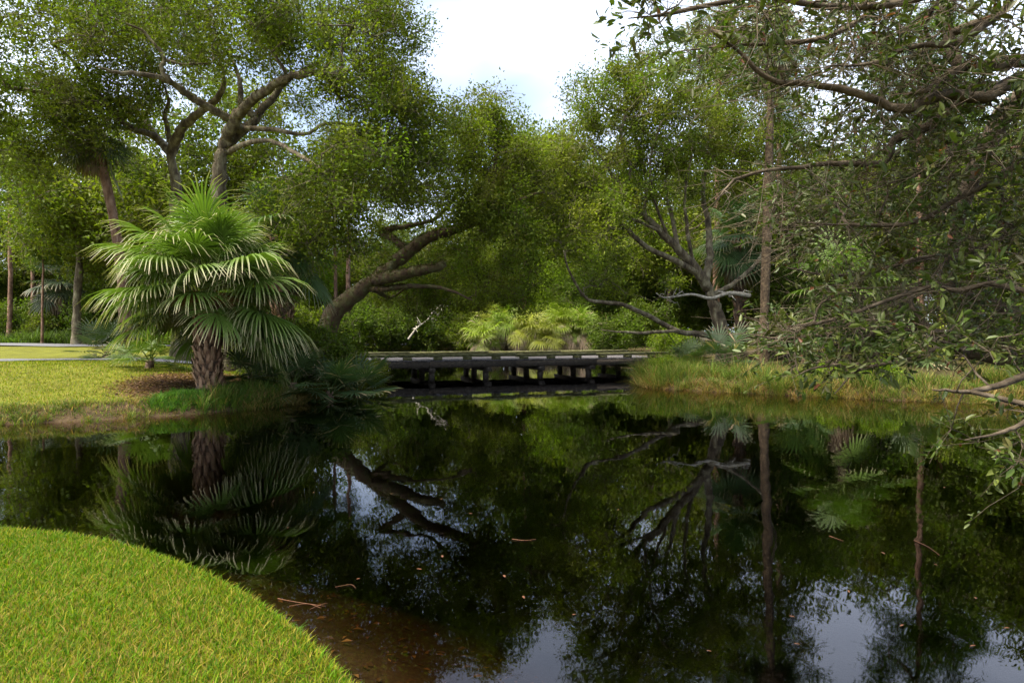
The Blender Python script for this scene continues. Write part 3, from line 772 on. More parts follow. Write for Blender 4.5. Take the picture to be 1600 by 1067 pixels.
# ------------------------------------------------------------------ palms
def frond_mesh(name, seed, pitch, Lp, Rb, green, tipc, nseg=34, spread=150, droop=1.0, tipfrac=0.72, dead=False, wf=0.5):
    """one fan leaf: stalk from the origin along +X lifted by pitch, bent midrib, radiating folded segments that hang at their tips"""
    r = np.random.default_rng(seed)
    mb_ = MB()
    n_ = 7
    ang = R(pitch) - np.linspace(0, 1, n_) ** 1.5 * R(28 if not dead else 15)
    stp = Lp / (n_ - 1)
    pts = np.zeros((n_, 3))
    for k in range(1, n_):
        pts[k] = pts[k - 1] + stp * np.array([math.cos(ang[k]), 0, math.sin(ang[k])])
    green = np.asarray(green); tipc = np.asarray(tipc)
    stc = green * np.array([1.3, 1.15, 0.8]) if not dead else green
    mb_.tube(pts, np.linspace(0.03, 0.014, n_), 4, stc)
    a0 = ang[-1]
    fx = np.array([math.cos(a0), 0, math.sin(a0)]); fy = np.array([0, 1.0, 0]); fz = np.cross(fx, fy)
    fz = fz if fz[2] > 0 or abs(a0) > 1.57 else -fz
    ths = np.linspace(-spread, spread, nseg) + r.normal(size=nseg) * 1.2
    dth = R(2 * spread / (nseg - 1))
    down = np.array([0, 0, -1.0])
    for th in ths:
        t_ = R(th); c_, s_ = math.cos(t_), math.sin(t_)
        Ls = Rb * (0.72 + 0.28 * math.cos(t_ * 0.75)) * r.uniform(0.9, 1.06)
        costa = pts[-1] + fx * Rb * 0.2 * max(0, c_) * 0.8
        dirv = fx * c_ + fy * s_ + fz * (0.16 - 0.3 * abs(s_) ** 2 * 0.5)
        dirv /= np.linalg.norm(dirv)
        sv = np.cross(fz, dirv); sv /= np.linalg.norm(sv) + 1e-9
        ss = np.array([0.0, 0.28, 0.52, 0.76, 1.0])
        hang = droop * r.uniform(0.75, 1.25)
        q = costa.copy(); prev = 0; dcur = dirv.copy(); V = []; Cc = []
        dry = r.uniform(0.55, 1.0) if not dead else 0
        for s in ss:
            q = q + dcur * (s - prev) * Ls
            if s > 0.2:
                dcur = dcur + down * hang * (0.16 + 0.62 * max(0, s - 0.35))
                dcur /= np.linalg.norm(dcur)
            wd = dth * s * Ls * wf if s <= 0.4 else dth * 0.42 * Ls * wf * (1 - (s - 0.52) / 0.5) ** 0.8 if s < 1 else 0.002
            wd = max(wd, 0.003)
            fold = wd * 0.55
            V += [q - sv * wd, q - fz * fold, q + sv * wd]
            f = smooth01(tipfrac * dry + 0.12, 1.05, s)
            cc = green * (1 + 0.25 * r.normal() * 0.3) * (1 - f) + tipc * f
            Cc += [cc, cc, cc]
            prev = s
        Qs_ = []
        for k in range(4):
            for j in range(2):
                Qs_.append((k * 3 + j, k * 3 + j + 1, k * 3 + 4 + j, k * 3 + 3 + j))
        mb_.add(V, Qs_, None, np.clip(np.array(Cc), 0.004, 1))
    return mb_.mesh(name)

def boot_mesh():
    mb_ = MB()
    # split leaf base: forked wedge standing out from the trunk (local +X is outwards, +Z up)
    for sgn in (-1, 1):
        V = [(-0.03, 0.0, -0.12), (-0.03, sgn * 0.1, -0.1), (0.05, sgn * 0.085, 0.03), (0.05, sgn * 0.012, -0.02),
             (0.11, sgn * 0.1, 0.2), (0.11, sgn * 0.055, 0.21), (0.08, sgn * 0.1, 0.2), (0.08, sgn * 0.055, 0.21), (-0.02, sgn * 0.1, 0.02), (-0.02, 0.0, -0.02)]
        mb_.add(V, [(0, 1, 2, 3), (3, 2, 4, 5), (5, 4, 6, 7), (7, 6, 8, 9), (1, 8, 6, 2), (0, 3, 7, 9)])
    return mb_.mesh('leaf_base')
BOOT = boot_mesh()

def palm(name, label, base, top, r0, r1, pitches, Lp, Rb, green, tipc, nf, boots=0, seed=1, droop=1.0, dead=6, bend=(0, 0), nvar=7, boot_scale=1.0, trunk_mat='palmtrunk', nseg=34, lo=-42, hi=82, clear_front=False):
    """palm thing: trunk (with leaf bases), each frond a part"""
    r = np.random.default_rng(seed)
    base = np.asarray(base, float); top = np.asarray(top, float)
    e = empty(name, tuple(base)); tag(e, label, 'palm')
    t = np.linspace(0, 1, 14)[:, None]
    c = base * 0 * t + (top - base) * t + np.array([bend[0], bend[1], 0]) * (t * (1 - t)) * 4
    c[0, 2] -= 0.15
    mb_ = MB()
    rad = (r0 + (r1 - r0) * t[:, 0]) * (1 + 0.05 * r.normal(size=14)) * (1 + 0.35 * np.exp(-t[:, 0] * 14))
    mb_.tube(c, rad, 12)
    tk = mb_.build('trunk', M[trunk_mat], e, True)
    if boots:
        H = (top - base)[2]
        for k in range(boots):
            f = 0.03 + 0.97 * k / boots
            p_ = np.array([np.interp(f, t[:, 0], c[:, j]) for j in range(3)])
            a_ = k * 2.39996 + r.normal() * 0.06
            rr_ = r0 + (r1 - r0) * f
            bo = obj('leaf_base', BOOT, M['boot'], tk)
            sc = boot_scale * r.uniform(0.85, 1.2)
            bo.scale = (sc, sc * 1.1, sc * r.uniform(0.9, 1.15))
            bo.rotation_euler = (r.normal() * 0.08, r.normal() * 0.1, a_)
            bo.location = (p_[0] + math.cos(a_) * rr_ * 0.93, p_[1] + math.sin(a_) * rr_ * 0.93, p_[2])
    ps = np.linspace(lo, hi, nvar)
    var = [frond_mesh('frond', seed * 50 + k, ps[k], Lp * (1.0 if ps[k] < 60 else 0.85), Rb * (1.0 if ps[k] < 60 else 0.85), np.array(green) * (0.9 + 0.25 * k / nvar), tipc, nseg=nseg, droop=droop * (1.15 - 0.035 * k)) for k in range(nvar)]
    for k in range(nf):
        f = k / max(1, nf - 1)
        pit = lo + (hi - lo) * f ** 1.05
        vi = int(np.clip(round((pit - lo) / (hi - lo) * (nvar - 1) + r.normal() * 0.3), 0, nvar - 1))
        az_ = k * 2.39996 + r.normal() * 0.2
        if clear_front and pit < 8 and math.cos(az_ + math.pi / 2) > 0.25: az_ = (1.45 + r.uniform(0, 0.4)) * (1 if math.sin(az_ + math.pi / 2) > 0 else -1) - math.pi / 2
        fo = obj('frond', var[vi], M['palm'], e)
        fo.location = tuple(c[-1] + (np.array([0, 0, -0.2 + 1.0 * f]) if clear_front else np.array([0, 0, -0.35 + 0.5 * f]) * (Rb * 0.6)))
        s = r.uniform(0.72, 1.15)
        fo.scale = (s, s, s * r.uniform(0.85, 1.2))
        fo.rotation_euler = (r.normal() * 0.22, r.normal() * 0.1, az_)
    if dead:
        dv_ = [frond_mesh('dead_frond', seed * 50 + 30 + k, -62 - 8 * k, Lp * 0.75, Rb * 0.8, (0.17, 0.11, 0.06), (0.2, 0.14, 0.085), nseg=22, spread=110, droop=2.6, dead=True) for k in range(2)]
        for k in range(dead):
            fo = obj('dead_frond', dv_[k % 2], M['palm'], e)
            fo.location = tuple(c[-1] + np.array([0, 0, -0.45]) * (Rb * 0.6))
            fo.rotation_euler = (0, 0, k * 6.283 / dead + r.normal() * 0.4)
    return e, c

GREEN = (0.1, 0.16, 0.025); BLUEG = (0.065, 0.115, 0.035); TIP = (0.3, 0.24, 0.14)
def on(px, d_):
    x = (px - 800) / FPX * d_
    return np.array([x, d_, gz(x, d_)])
bz = on(327, 17.6)
pm, pc = palm('cabbage_palm', 'big fan palm with huge drooping fronds and scaly trunk on the mulch bank', bz, P(322, 474, 17.7), 0.28, 0.25, None, 1.35, 1.5, GREEN, (0.4, 0.33, 0.2), 70, boots=72, seed=2, lo=-14, hi=86, droop=1.3, dead=0, boot_scale=1.15, nseg=56, clear_front=True)
# orange-brown fruit stalks in the crown
for k, (dx, dz, az) in enumerate(((-0.9, -0.15, 3.5), (0.9, -0.1, -0.4), (-0.3, 0.1, 4.6))):
    r = np.random.default_rng(40 + k); mb_ = MB()
    o0 = np.array([0, 0, 0.0])
    for q in range(90):
        t0 = r.uniform(0.15, 1); bp = np.array([t0 * 0.9, 0, 0.35 * math.sin(t0 * 2.6) - 0.25 * t0])
        dv = unit(r.normal(size=3) * np.array([0.8, 1, 0.7]) + np.array([0.3, 0, -0.6])) * r.uniform(0.15, 0.42)
        mb_.tube(np.array([bp, bp + dv * 0.5 + np.array([0, 0, 0.03]), bp + dv]), [0.006, 0.01, 0.006], 3)
    fs = mb_.build('fruit_stalk', noisy_mat('fruit_stalk%d' % k, [(0.12, 0.06, 0.015), (0.24, 0.14, 0.035)], 20, 4) if k == 0 else bpy.data.materials['fruit_stalk0'], pm)
    fs.location = tuple(pc[-1]); fs.rotation_euler = (0, 0, az)

palm('cabbage_palm', 'fan palm with rough brown trunk half hidden behind the big palm', on(441, 21), P(440, 372, 21), 0.3, 0.3, None, 1.1, 1.25, BLUEG, TIP, 24, boots=60, seed=3, droop=1.0, dead=4, lo=-30, boot_scale=1.2)
palm('tall_palm', 'tall slender palm leaning left with browned frond skirt under the oak crown', on(196, 26), P(143, 200, 26), 0.2, 0.16, None, 1.0, 1.0, (0.06, 0.085, 0.03), TIP, 24, seed=4, bend=(0.35, 0), dead=16, trunk_mat='pinebark', lo=-50)
palm('cabbage_palm', 'dark fan palm beside the forked oak on the far bank', on(1158, 33), P(1152, 372, 33), 0.24, 0.22, None, 1.2, 1.4, BLUEG, TIP, 30, boots=40, seed=5, dead=8)
palm('cabbage_palm', 'palm with tall bare trunk seen through the overhanging twigs', on(1192, 27), P(1207, 70, 28), 0.19, 0.14, None, 1.0, 1.0, (0.05, 0.075, 0.03), TIP, 16, seed=6, dead=8, trunk_mat='shadebark')  # bark darker than the other palms: the trunk's shade is put into its colour
palm('cabbage_palm', 'short dark palm at the edge of the woods across the road', on(92, 60), P(92, 438, 60), 0.35, 0.3, None, 1.6, 1.8, (0.035, 0.055, 0.02), TIP, 22, seed=7, dead=10, nseg=26)
palm('cabbage_palm', 'fan palm with hanging fronds deep behind the overhanging twigs', on(1320, 27), P(1318, 440, 27), 0.24, 0.22, None, 1.2, 1.3, GREEN, TIP, 22, seed=8, dead=6, nseg=28)

def palmetto(label, base, nf, Lp, Rb, green, seed, dead=0, lo=5, hi=75, droop=0.35, name='palmetto', nseg=26, nvar=4, tip=TIP, stemh=0.3, wf=0.5, roll=0.15):
    r = np.random.default_rng(seed)
    e = empty(name, tuple(base)); tag(e, label, 'palmetto')
    mb_ = MB()
    mb_.tube(np.array([(0, 0, -0.15), (0.05, 0, stemh * 0.4), (0.05, 0.02, stemh)]), [0.14, 0.13, 0.1], 7)
    mb_.build('stem', M['palmtrunk'], e, True)
    ps = np.linspace(lo, hi, nvar)
    var = [frond_mesh('frond', seed * 31 + k, ps[k], Lp, Rb, np.array(green) * r.uniform(0.85, 1.2), tip, nseg=nseg, spread=140, droop=droop, tipfrac=0.95, wf=wf) for k in range(nvar)]
    for k in range(nf):
        f = (k + 0.5) / nf
        fo = obj('frond', var[int(np.clip(f * nvar + r.normal() * 0.3, 0, nvar - 1))], M['palm'], e)
        fo.location = (0.05, 0, stemh - 0.15); s = r.uniform(0.75, 1.15); fo.scale = (s, s, s)
        fo.rotation_euler = (r.normal() * roll, r.normal() * roll * 0.6, k * 2.39996 + r.normal() * 0.25)
    if dead:
        dms = [frond_mesh('dead_frond', seed * 31 + 20 + q, -30 - 14 * q, Lp * 1.0, Rb * (1.1 - 0.1 * q), [(0.3, 0.22, 0.15), (0.2, 0.13, 0.08), (0.36, 0.3, 0.22)][q], (0.36, 0.29, 0.2), nseg=13, spread=75, droop=3.0, dead=True, wf=0.2) for q in range(3)]
        for k in range(dead):
            fo = obj('dead_frond', dms[k % 3], M['palm'], e); s = r.uniform(0.6, 1.2); fo.scale = (s, s, s)
            fo.location = (0.05, 0, stemh - 0.2 * r.random()); fo.rotation_euler = (r.normal() * 0.3, 0, k * 6.283 / dead + r.normal() * 0.4)
    return e

# island of palmettos behind the bridge: bushy heads over hanging dead leaves
isl = [(757, 512, 49.6, 'yellow-green palmetto at the end of the thicket nearest the leaning oak'), (790, 502, 50.6, 'tall bright palmetto second in the thicket behind the bridge'), (822, 506, 49.8, 'palmetto with tan dead fronds mid thicket behind the bridge'),
       (852, 512, 49.4, 'low palmetto hanging over the water in the middle of the thicket'), (880, 500, 50.4, 'rounded bright palmetto with pale dead skirt behind the bridge'), (908, 506, 49.8, 'palmetto with bleached hanging fronds at the thicket end near the forked oak'), (770, 490, 52, 'palmetto at the back of the thicket behind the bridge')]
for k, (px, py, dd_, lb) in enumerate(isl):
    b0 = on(px, dd_)
    palmetto(lb, b0, 44, 0.9, 1.0, [(0.17, 0.23, 0.015), (0.14, 0.21, 0.015), (0.2, 0.22, 0.02), (0.18, 0.2, 0.02)][k % 4], 60 + k, dead=20, lo=-2, hi=80, droop=1.9, nseg=20, wf=0.26, roll=0.45, nvar=6, stemh=1.75 + (0.45 if k in (1, 4, 6) else 0) - (0.4 if k in (0, 3) else 0))
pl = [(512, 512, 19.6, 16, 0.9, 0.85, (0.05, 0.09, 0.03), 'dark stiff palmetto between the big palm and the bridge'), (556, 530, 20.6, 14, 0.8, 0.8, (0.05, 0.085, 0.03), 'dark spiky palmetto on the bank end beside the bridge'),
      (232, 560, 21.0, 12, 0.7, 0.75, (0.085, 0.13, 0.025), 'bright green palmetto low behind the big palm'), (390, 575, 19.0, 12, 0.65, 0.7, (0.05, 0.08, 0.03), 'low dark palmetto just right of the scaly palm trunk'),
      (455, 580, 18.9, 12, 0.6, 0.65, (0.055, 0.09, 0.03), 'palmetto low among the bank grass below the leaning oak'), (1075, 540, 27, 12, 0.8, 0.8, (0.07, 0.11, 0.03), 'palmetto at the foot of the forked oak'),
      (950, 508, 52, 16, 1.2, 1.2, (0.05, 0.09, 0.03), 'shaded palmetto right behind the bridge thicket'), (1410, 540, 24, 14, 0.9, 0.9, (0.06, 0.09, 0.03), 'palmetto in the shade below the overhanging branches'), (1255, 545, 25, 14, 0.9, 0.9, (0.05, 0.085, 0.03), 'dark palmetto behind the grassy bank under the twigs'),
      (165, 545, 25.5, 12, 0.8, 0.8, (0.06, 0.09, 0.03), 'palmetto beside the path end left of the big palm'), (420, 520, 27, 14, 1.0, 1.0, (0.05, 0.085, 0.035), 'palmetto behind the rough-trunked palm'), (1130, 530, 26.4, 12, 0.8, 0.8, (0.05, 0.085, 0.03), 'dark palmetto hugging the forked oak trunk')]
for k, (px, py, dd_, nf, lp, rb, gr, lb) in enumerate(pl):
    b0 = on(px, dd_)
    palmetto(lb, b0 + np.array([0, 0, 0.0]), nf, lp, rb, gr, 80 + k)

# ------------------------------------------------------------------ background trees: meshes shared between copies
def broadleaf_set(seed, H, ells, pal, rad, ntw, nlv, L, Wd, tr=0.22, lean=0.6):
    r = np.random.default_rng(seed)
    tg = sample_ell(ells, r)
    limbs = [(np.array([(0, 0, -0.3), (0.1 * lean, 0, H * 0.18), (0.3 * lean, 0.1, H * 0.4), (0.2 * lean, 0.0, H * 0.62)]), tr, tr * 0.4),
             (np.array([(0.2 * lean, 0.05, H * 0.3), (-1.2, 0.4, H * 0.5), (-1.8, 0.5, H * 0.65)]), tr * 0.55, tr * 0.2),
             (np.array([(0.25 * lean, 0.05, H * 0.36), (1.3, -0.5, H * 0.55), (2.0, -0.4, H * 0.7)]), tr * 0.5, tr * 0.2)]
    w = wood_mesh('bg_wood', grow(limbs, tg, r, tip_r=0.014, step=0.7), 0.4, 0)
    cm_, tm_ = crown_mesh('bg_crown', tg, rad, ntw, nlv, L, Wd, pal, r, twr=0.01)
    return (w, cm_, tm_)

BGA = broadleaf_set(21, 12, [((0, 0, 8.5), (4.2, 3.8, 3.2), 90), ((-1.5, 0, 5.5), (3.4, 3, 1.8), 36), ((2, 0, 6), (3, 3, 2), 36)], OAKPAL, 1.0, 9, 18, 0.2, 0.1)
BGB = broadleaf_set(22, 11, [((0.5, 0, 7.5), (3.8, 3.6, 3.4), 90), ((-1.5, 0, 4.2), (3, 3, 2.2), 46), ((1.8, 0.4, 3.6), (2.6, 2.6, 1.8), 34)], DARKPAL, 1.0, 9, 18, 0.2, 0.1)
BGC = broadleaf_set(23, 9, [((0, 0, 6.2), (2.8, 2.6, 2.8), 70), ((0.8, 0, 3.4), (2.2, 2.2, 1.5), 30)], LIMEPAL, 0.9, 9, 18, 0.19, 0.1)

def pine_set(seed, H, tr=0.22):
    r = np.random.default_rng(seed)
    tg = sample_ell([((0, 0, H * 0.84), (2.3, 2.3, H * 0.16), 60), ((0.3, 0, H * 0.66), (2.0, 2.0, H * 0.08), 16)], r)
    limbs = [(np.array([(0, 0, -0.3), (0.1, 0.05, H * 0.3), (0.0, 0.1, H * 0.65), (0.1, 0, H * 0.97)]), tr, 0.05)]
    w = wood_mesh('pine_wood', grow(limbs, tg, r, tip_r=0.014, step=0.8), 0.3, 0)
    K_ = len(tg); nn_ = 150
    dv = unit(r.normal(size=(K_, nn_, 3)) + np.array([0, 0, 0.35]))
    p_ = tg[:, None] + r.normal(size=(K_, nn_, 3)) * np.array([0.38, 0.38, 0.2])
    pal_ = np.array(PINEPAL)
    cl_ = (r.dirichlet(np.ones(3) * 0.8, K_) @ pal_)[:, None, :] * (1 + r.normal(size=(K_, nn_, 1)) * 0.25).clip(0.5, 1.7)
    V_, T_, C_ = leaves(p_.reshape(-1, 3), dv.reshape(-1, 3), r.uniform(0.22, 0.4, K_ * nn_), 0.035, cl_.reshape(-1, 3), r=r)
    return (w, mesh_np('pine_crown', V_, None, T_, C_), None)
PNA = pine_set(24, 19); PNB = pine_set(25, 16, 0.18)

def place(name, ms, px, dd_, label, sc=1.0, rz=0.0, bark='oakbark', leafm='leaf', cat='tree', tilt=0.0, group=None, szv=None):
    b0 = on(px, dd_)
    e = empty(name, tuple(b0))
    e.rotation_euler = (0, tilt, rz); e.scale = (sc, sc, szv or sc)
    obj('trunk', ms[0], M[bark], e); obj('crown', ms[1], M[leafm], e)
    if ms[2] is not None: obj('twigs', ms[2], M[bark], e)
    return tag(e, label, cat, group)

place('pine_tree', PNA, 14, 58, 'pine trunk by the left picture edge beyond the road', 1.0, 0.5, 'pinebark', 'needle')
place('pine_tree', PNB, 52, 62, 'slim pine second from the left picture edge beyond the road', 1.1, 2.1, 'pinebark', 'needle')
place('pine_tree', PNB, 524, 55, 'thin pale-trunked pine behind the leaning oak base', 1.05, 1.2, 'pinebark', 'needle')
place('pine_tree', PNA, 545, 52, 'pale orange-trunked pine just behind the leaning oak base', 0.95, 4.0, 'pinebark', 'needle')
place('pine_tree', PNA, 821, 62, 'dark straight pine trunk in the centre above the palmetto thicket', 1.0, 2.9, 'greybark', 'needle')
place('pine_tree', PNB, 848, 68, 'pine behind the centre, between the two oak crowns', 1.1, 0.9, 'greybark', 'needle')
place('pine_tree', PNA, 1120, 44, 'tall pine rising behind the forked oak', 1.15, 3.7, 'pinebark', 'needle')
place('pine_tree', PNA, 1215, 40, 'tall green pine behind the overhanging twigs', 1.05, 5.1, 'pinebark', 'needle')
place('pine_tree', PNB, 1440, 31, 'stout grey trunk on the lawn side of the right bank', 1.0, 1.1, 'greybark', 'needle')
place('pine_tree', PNB, 1470, 38, 'slim trunk behind the stout grey one on the right bank', 1.0, 3.1, 'greybark', 'needle')
place('broadleaf_tree', BGB, -60, 72, 'dark tree at the left edge of the woods across the road', 1.35, 0.3)
place('broadleaf_tree', BGA, 60, 76, 'green tree behind the pines across the road', 1.4, 1.7)
place('broadleaf_tree', BGB, 165, 70, 'dark bushy tree across the road behind the tall palm', 1.2, 2.6)
place('broadleaf_tree', BGA, 250, 66, 'loose green tree behind the dark-trunked oak', 1.15, 4.1)
place('broadleaf_tree', BGB, 340, 74, 'dark tree far behind the forked pale oak', 1.25, 5.2)
place('broadleaf_tree', BGA, 440, 66, 'broad tree behind the rough-trunked palm', 1.15, 0.9)
place('broadleaf_tree', BGA, 205, 58, 'tall loose tree filling the gap under the dark oak crown', 1.35, 2.9)
place('broadleaf_tree', BGB, 300, 62, 'tall dark tree between the two big oak trunks', 1.3, 0.2)
place('pine_tree', PNB, 66, 54, 'short pale trunk standing before the slim pine across the road', 0.62, 5.0, 'greybark', 'needle')
place('broadleaf_tree', BGA, 325, 50, 'big green tree standing behind the fork of the pale oak', 1.7, 3.6)
place('broadleaf_tree', BGC, 425, 56, 'light green crown behind the right limbs of the pale oak', 1.75, 0.7)
place('broadleaf_tree', BGA, 120, 52, 'big green tree behind the leaning tall palm', 1.5, 5.5)
place('broadleaf_tree', BGB, 960, 62, 'tall dark tree behind the left limb of the forked oak', 1.35, 2.5)
place('broadleaf_tree', BGA, 1045, 54, 'tall green tree behind the centre of the forked oak', 1.25, 4.9)
place('broadleaf_tree', BGA, 1160, 48, 'tall tree behind the dark fan palm by the forked oak', 1.35, 0.6)
place('broadleaf_tree', BGA, 885, 66, 'tall green tree behind the meeting of the two oak crowns', 1.75, 1.9)
place('broadleaf_tree', BGA, 815, 68, 'tall green tree behind the right side of the leaning oak crown', 1.75, 3.0)
place('broadleaf_tree', BGC, 505, 72, 'light green tree far behind the leaning oak trunk', 1.15, 2.2)
place('broadleaf_tree', BGA, 590, 70, 'green tree behind the crown of the leaning oak', 1.1, 3.3)
place('broadleaf_tree', BGB, 640, 54, 'dark spreading tree over the water left of the thicket', 0.85, 1.2)
place('broadleaf_tree', BGA, 705, 56, 'greyish green tree behind the dead white branch', 0.85, 2.0)
place('broadleaf_tree', BGA, 770, 60, 'green tree directly behind the palmetto thicket', 0.9, 4.4)
place('broadleaf_tree', BGC, 868, 58, 'bright lime green tree in the gap between the oak crowns', 0.92, 5.6)
place('broadleaf_tree', BGB, 925, 56, 'dark tree behind the low limb of the forked oak', 0.85, 0.4)
place('broadleaf_tree', BGA, 1000, 66, 'green tree far behind the forked oak limbs', 1.0, 1.4)
place('broadleaf_tree', BGC, 1065, 60, 'yellow-green tree low behind the forked oak trunk', 0.75, 2.8)
place('broadleaf_tree', BGB, 1110, 56, 'dark tree behind the forked oak and its fan palm', 0.85, 3.5)
place('broadleaf_tree', BGB, 1260, 33, 'dark dense tree behind the grassy bank', 0.8, 3.9)
place('broadleaf_tree', BGA, 1350, 37, 'green tree behind the middle of the overhanging branches', 0.95, 4.8)
place('broadleaf_tree', BGB, 1560, 30, 'dark dense tree at the right picture edge on the far bank', 0.95, 0.8)
place('broadleaf_tree', BGA, 1660, 27, 'dense tree just beyond the right edge of the far bank', 0.9, 1.8)
place('broadleaf_tree', BGA, 1285, 43, 'tall green tree high behind the overhanging twigs, next to the bare palm trunk', 1.2, 0.9)
place('broadleaf_tree', BGC, 1405, 40, 'tall light green tree behind the middle of the overhanging tree', 1.4, 2.2)
place('broadleaf_tree', BGA, 1530, 38, 'tall green tree filling the upper right corner behind the branches', 1.15, 5.0)
place('broadleaf_tree', BGA, 1500, 60, 'tree behind the grey house', 1.2, 2.4)

BGD = broadleaf_set(26, 7, [((0, 0, 3.6), (3.6, 3.0, 3.4), 120)], OAKPAL, 1.0, 9, 16, 0.24, 0.12, 0.14)
BGE = broadleaf_set(27, 7, [((0, 0, 3.2), (3.4, 3.0, 3.0), 110)], DARKPAL, 1.0, 9, 16, 0.24, 0.12, 0.14)
und = [(-40, 84, 'dark low tree at the left picture edge deep in the woods'), (30, 80, 'low tree filling the gap between the two left pines'), (95, 84, 'low leafy tree behind the short dark palm'), (150, 82, 'low tree behind the leaning palm trunk'), (215, 80, 'low tree glimpsed left of the big palm crown'),
       (285, 78, 'low tree behind the top of the big palm'), (365, 82, 'low tree right behind the pale oak trunk'), (425, 76, 'low tree behind the rough palm trunk'), (490, 80, 'low tree left of the leaning oak base'), (560, 74, 'low tree seen under the leaning trunk'), (620, 66, 'leafy low tree under the broken mossy limb'),
       (680, 68, 'low tree behind the dead white branch'), (735, 72, 'low tree left above the palmetto thicket'), (800, 78, 'low tree above the middle of the thicket'), (855, 84, 'low tree right above the thicket'), (900, 70, 'low tree right of the bright lime tree'), (1030, 78, 'low tree behind the long low limb of the forked oak'),
       (1085, 72, 'low tree behind the forked trunk'), (1150, 62, 'low tree behind the dark fan palm'), (1220, 50, 'low tree behind the bare tall palm trunk'), (1300, 52, 'low tree deep behind the hanging twigs'), (1380, 58, 'low tree behind the right bank lawn'), (1590, 42, 'low tree behind the right picture edge bushes')]
for k, (px, dd_, lb) in enumerate(und):
    place('understory_tree', BGD if k % 2 else BGE, px, dd_, lb, 1.15 + 0.35 * ((k * 7) % 5) / 4, k * 1.7, 'greybark')

# shrubs
def shrub_set(seed, pal, ells, L, Wd, nlv=16, rad=0.5):
    r = np.random.default_rng(seed)
    tg = sample_ell(ells, r)
    limbs = [(np.array([(0, 0, -0.15), (0.05, 0, 0.3), (0, 0.05, 0.7)]), 0.06, 0.03), (np.array([(0.02, 0, 0.1), (0.4, 0.1, 0.6)]), 0.04, 0.02), (np.array([(0.02, 0, 0.1), (-0.4, -0.1, 0.6)]), 0.04, 0.02)]
    w = wood_mesh('shrub_wood', grow(limbs, tg, r, tip_r=0.006, step=0.3))
    cm_, tm_ = crown_mesh('shrub_crown', tg, rad, 8, nlv, L, Wd, pal, r, twr=0.005)
    return (w, cm_, tm_)
SHA = shrub_set(31, DARKPAL, [((0, 0, 1.1), (1.5, 1.3, 1.0), 60)], 0.14, 0.07)
SHB = shrub_set(32, OAKPAL, [((0, 0, 0.9), (1.3, 1.1, 0.8), 55)], 0.12, 0.06)
SHC = shrub_set(33, LIMEPAL, [((0, 0, 0.8), (1.2, 1.0, 0.75), 50)], 0.12, 0.06)
shr = [(SHA, 612, 49.5, 1.5, 'dark shrub overhanging the water left behind the bridge'), (SHA, 660, 51, 1.6, 'dark rounded shrub under the dead white branch'), (SHB, 705, 50.5, 1.3, 'green shrub between the dead branch and the palmettos'), (SHB, 735, 53, 1.6, 'shrub against the near end of the palmetto thicket'),
       (SHA, 960, 47, 1.2, 'dark shrub on the far bank right of the palmetto thicket'), (SHC, 1055, 38, 1.0, 'bright shrub behind the end of the bridge rail'), (SHA, 1010, 52, 1.6, 'shrub below the limbs of the forked oak'), (SHB, 1230, 28, 1.0, 'shrub behind the bank grass under the hanging twigs'),
       (SHA, 1370, 27, 1.1, 'dark bush on the right bank under the branches'), (SHB, 1530, 25, 1.1, 'bush near the right picture edge on the far bank'), (SHA, 20, 60, 1.6, 'dark undergrowth shrub at left picture edge across the road'), (SHB, 62, 59, 1.4, 'feathery shrub across the road below the slim pine'),
       (SHB, 110, 61, 1.7, 'shrub across the road in front of the short dark palm'), (SHA, 155, 58, 1.8, 'dark shrub across the road right of the short palm'), (SHA, 250, 54, 1.9, 'shrub far behind the big palm, left of its trunk'), (SHB, 330, 52, 1.8, 'shrub straight behind the big palm trunk'), (SHA, 400, 50, 1.8, 'shrub far behind, right of the big palm trunk'),
       (SHB, 480, 46, 1.7, 'shrub in the shade behind the leaning oak base'), (SHA, 560, 48, 1.5, 'shrub below the leaning oak trunk'), (SHC, 640, 62, 1.8, 'light green shrub far behind the leaning oak'), (SHB, 840, 56, 1.8, 'shrub rising behind the palmetto heads'), (SHA, 900, 57, 2.0, 'dark shrub behind the bleached end of the thicket'),
       (SHA, 478, 20.5, 0.85, 'dark bush between big palm trunk and leaning oak'), (SHB, 535, 22.5, 0.8, 'leafy bush at the foot of the leaning oak'), (SHA, 430, 21.5, 0.8, 'dark bush under the right fronds of the big palm'), (SHB, 575, 26.5, 0.7, 'bush at the left end of the bridge'), (SHC, 1300, 21.6, 0.42, 'small leafy bush low at the water edge under the twigs'), (SHC, 1375, 20.6, 0.45, 'round bright bush at the water edge of the right bank'), (SHC, 1040, 24.6, 0.42, 'small leafy bush at the bank end beside the bridge'), (SHA, 1600, 22.5, 1.1, 'dark bush cut by the right picture edge')]
for k, (ms, px, dd_, sc, lb) in enumerate(shr):
    b0 = on(px, dd_); e = empty('shrub', tuple(b0)); e.scale = (sc, sc, sc); e.rotation_euler = (0, 0, k * 1.3)
    obj('stems', ms[0], M['greybark'], e); obj('foliage', ms[1], M['leaf'], e); obj('twigs', ms[2], M['greybark'], e)
    tag(e, lb, 'shrub')

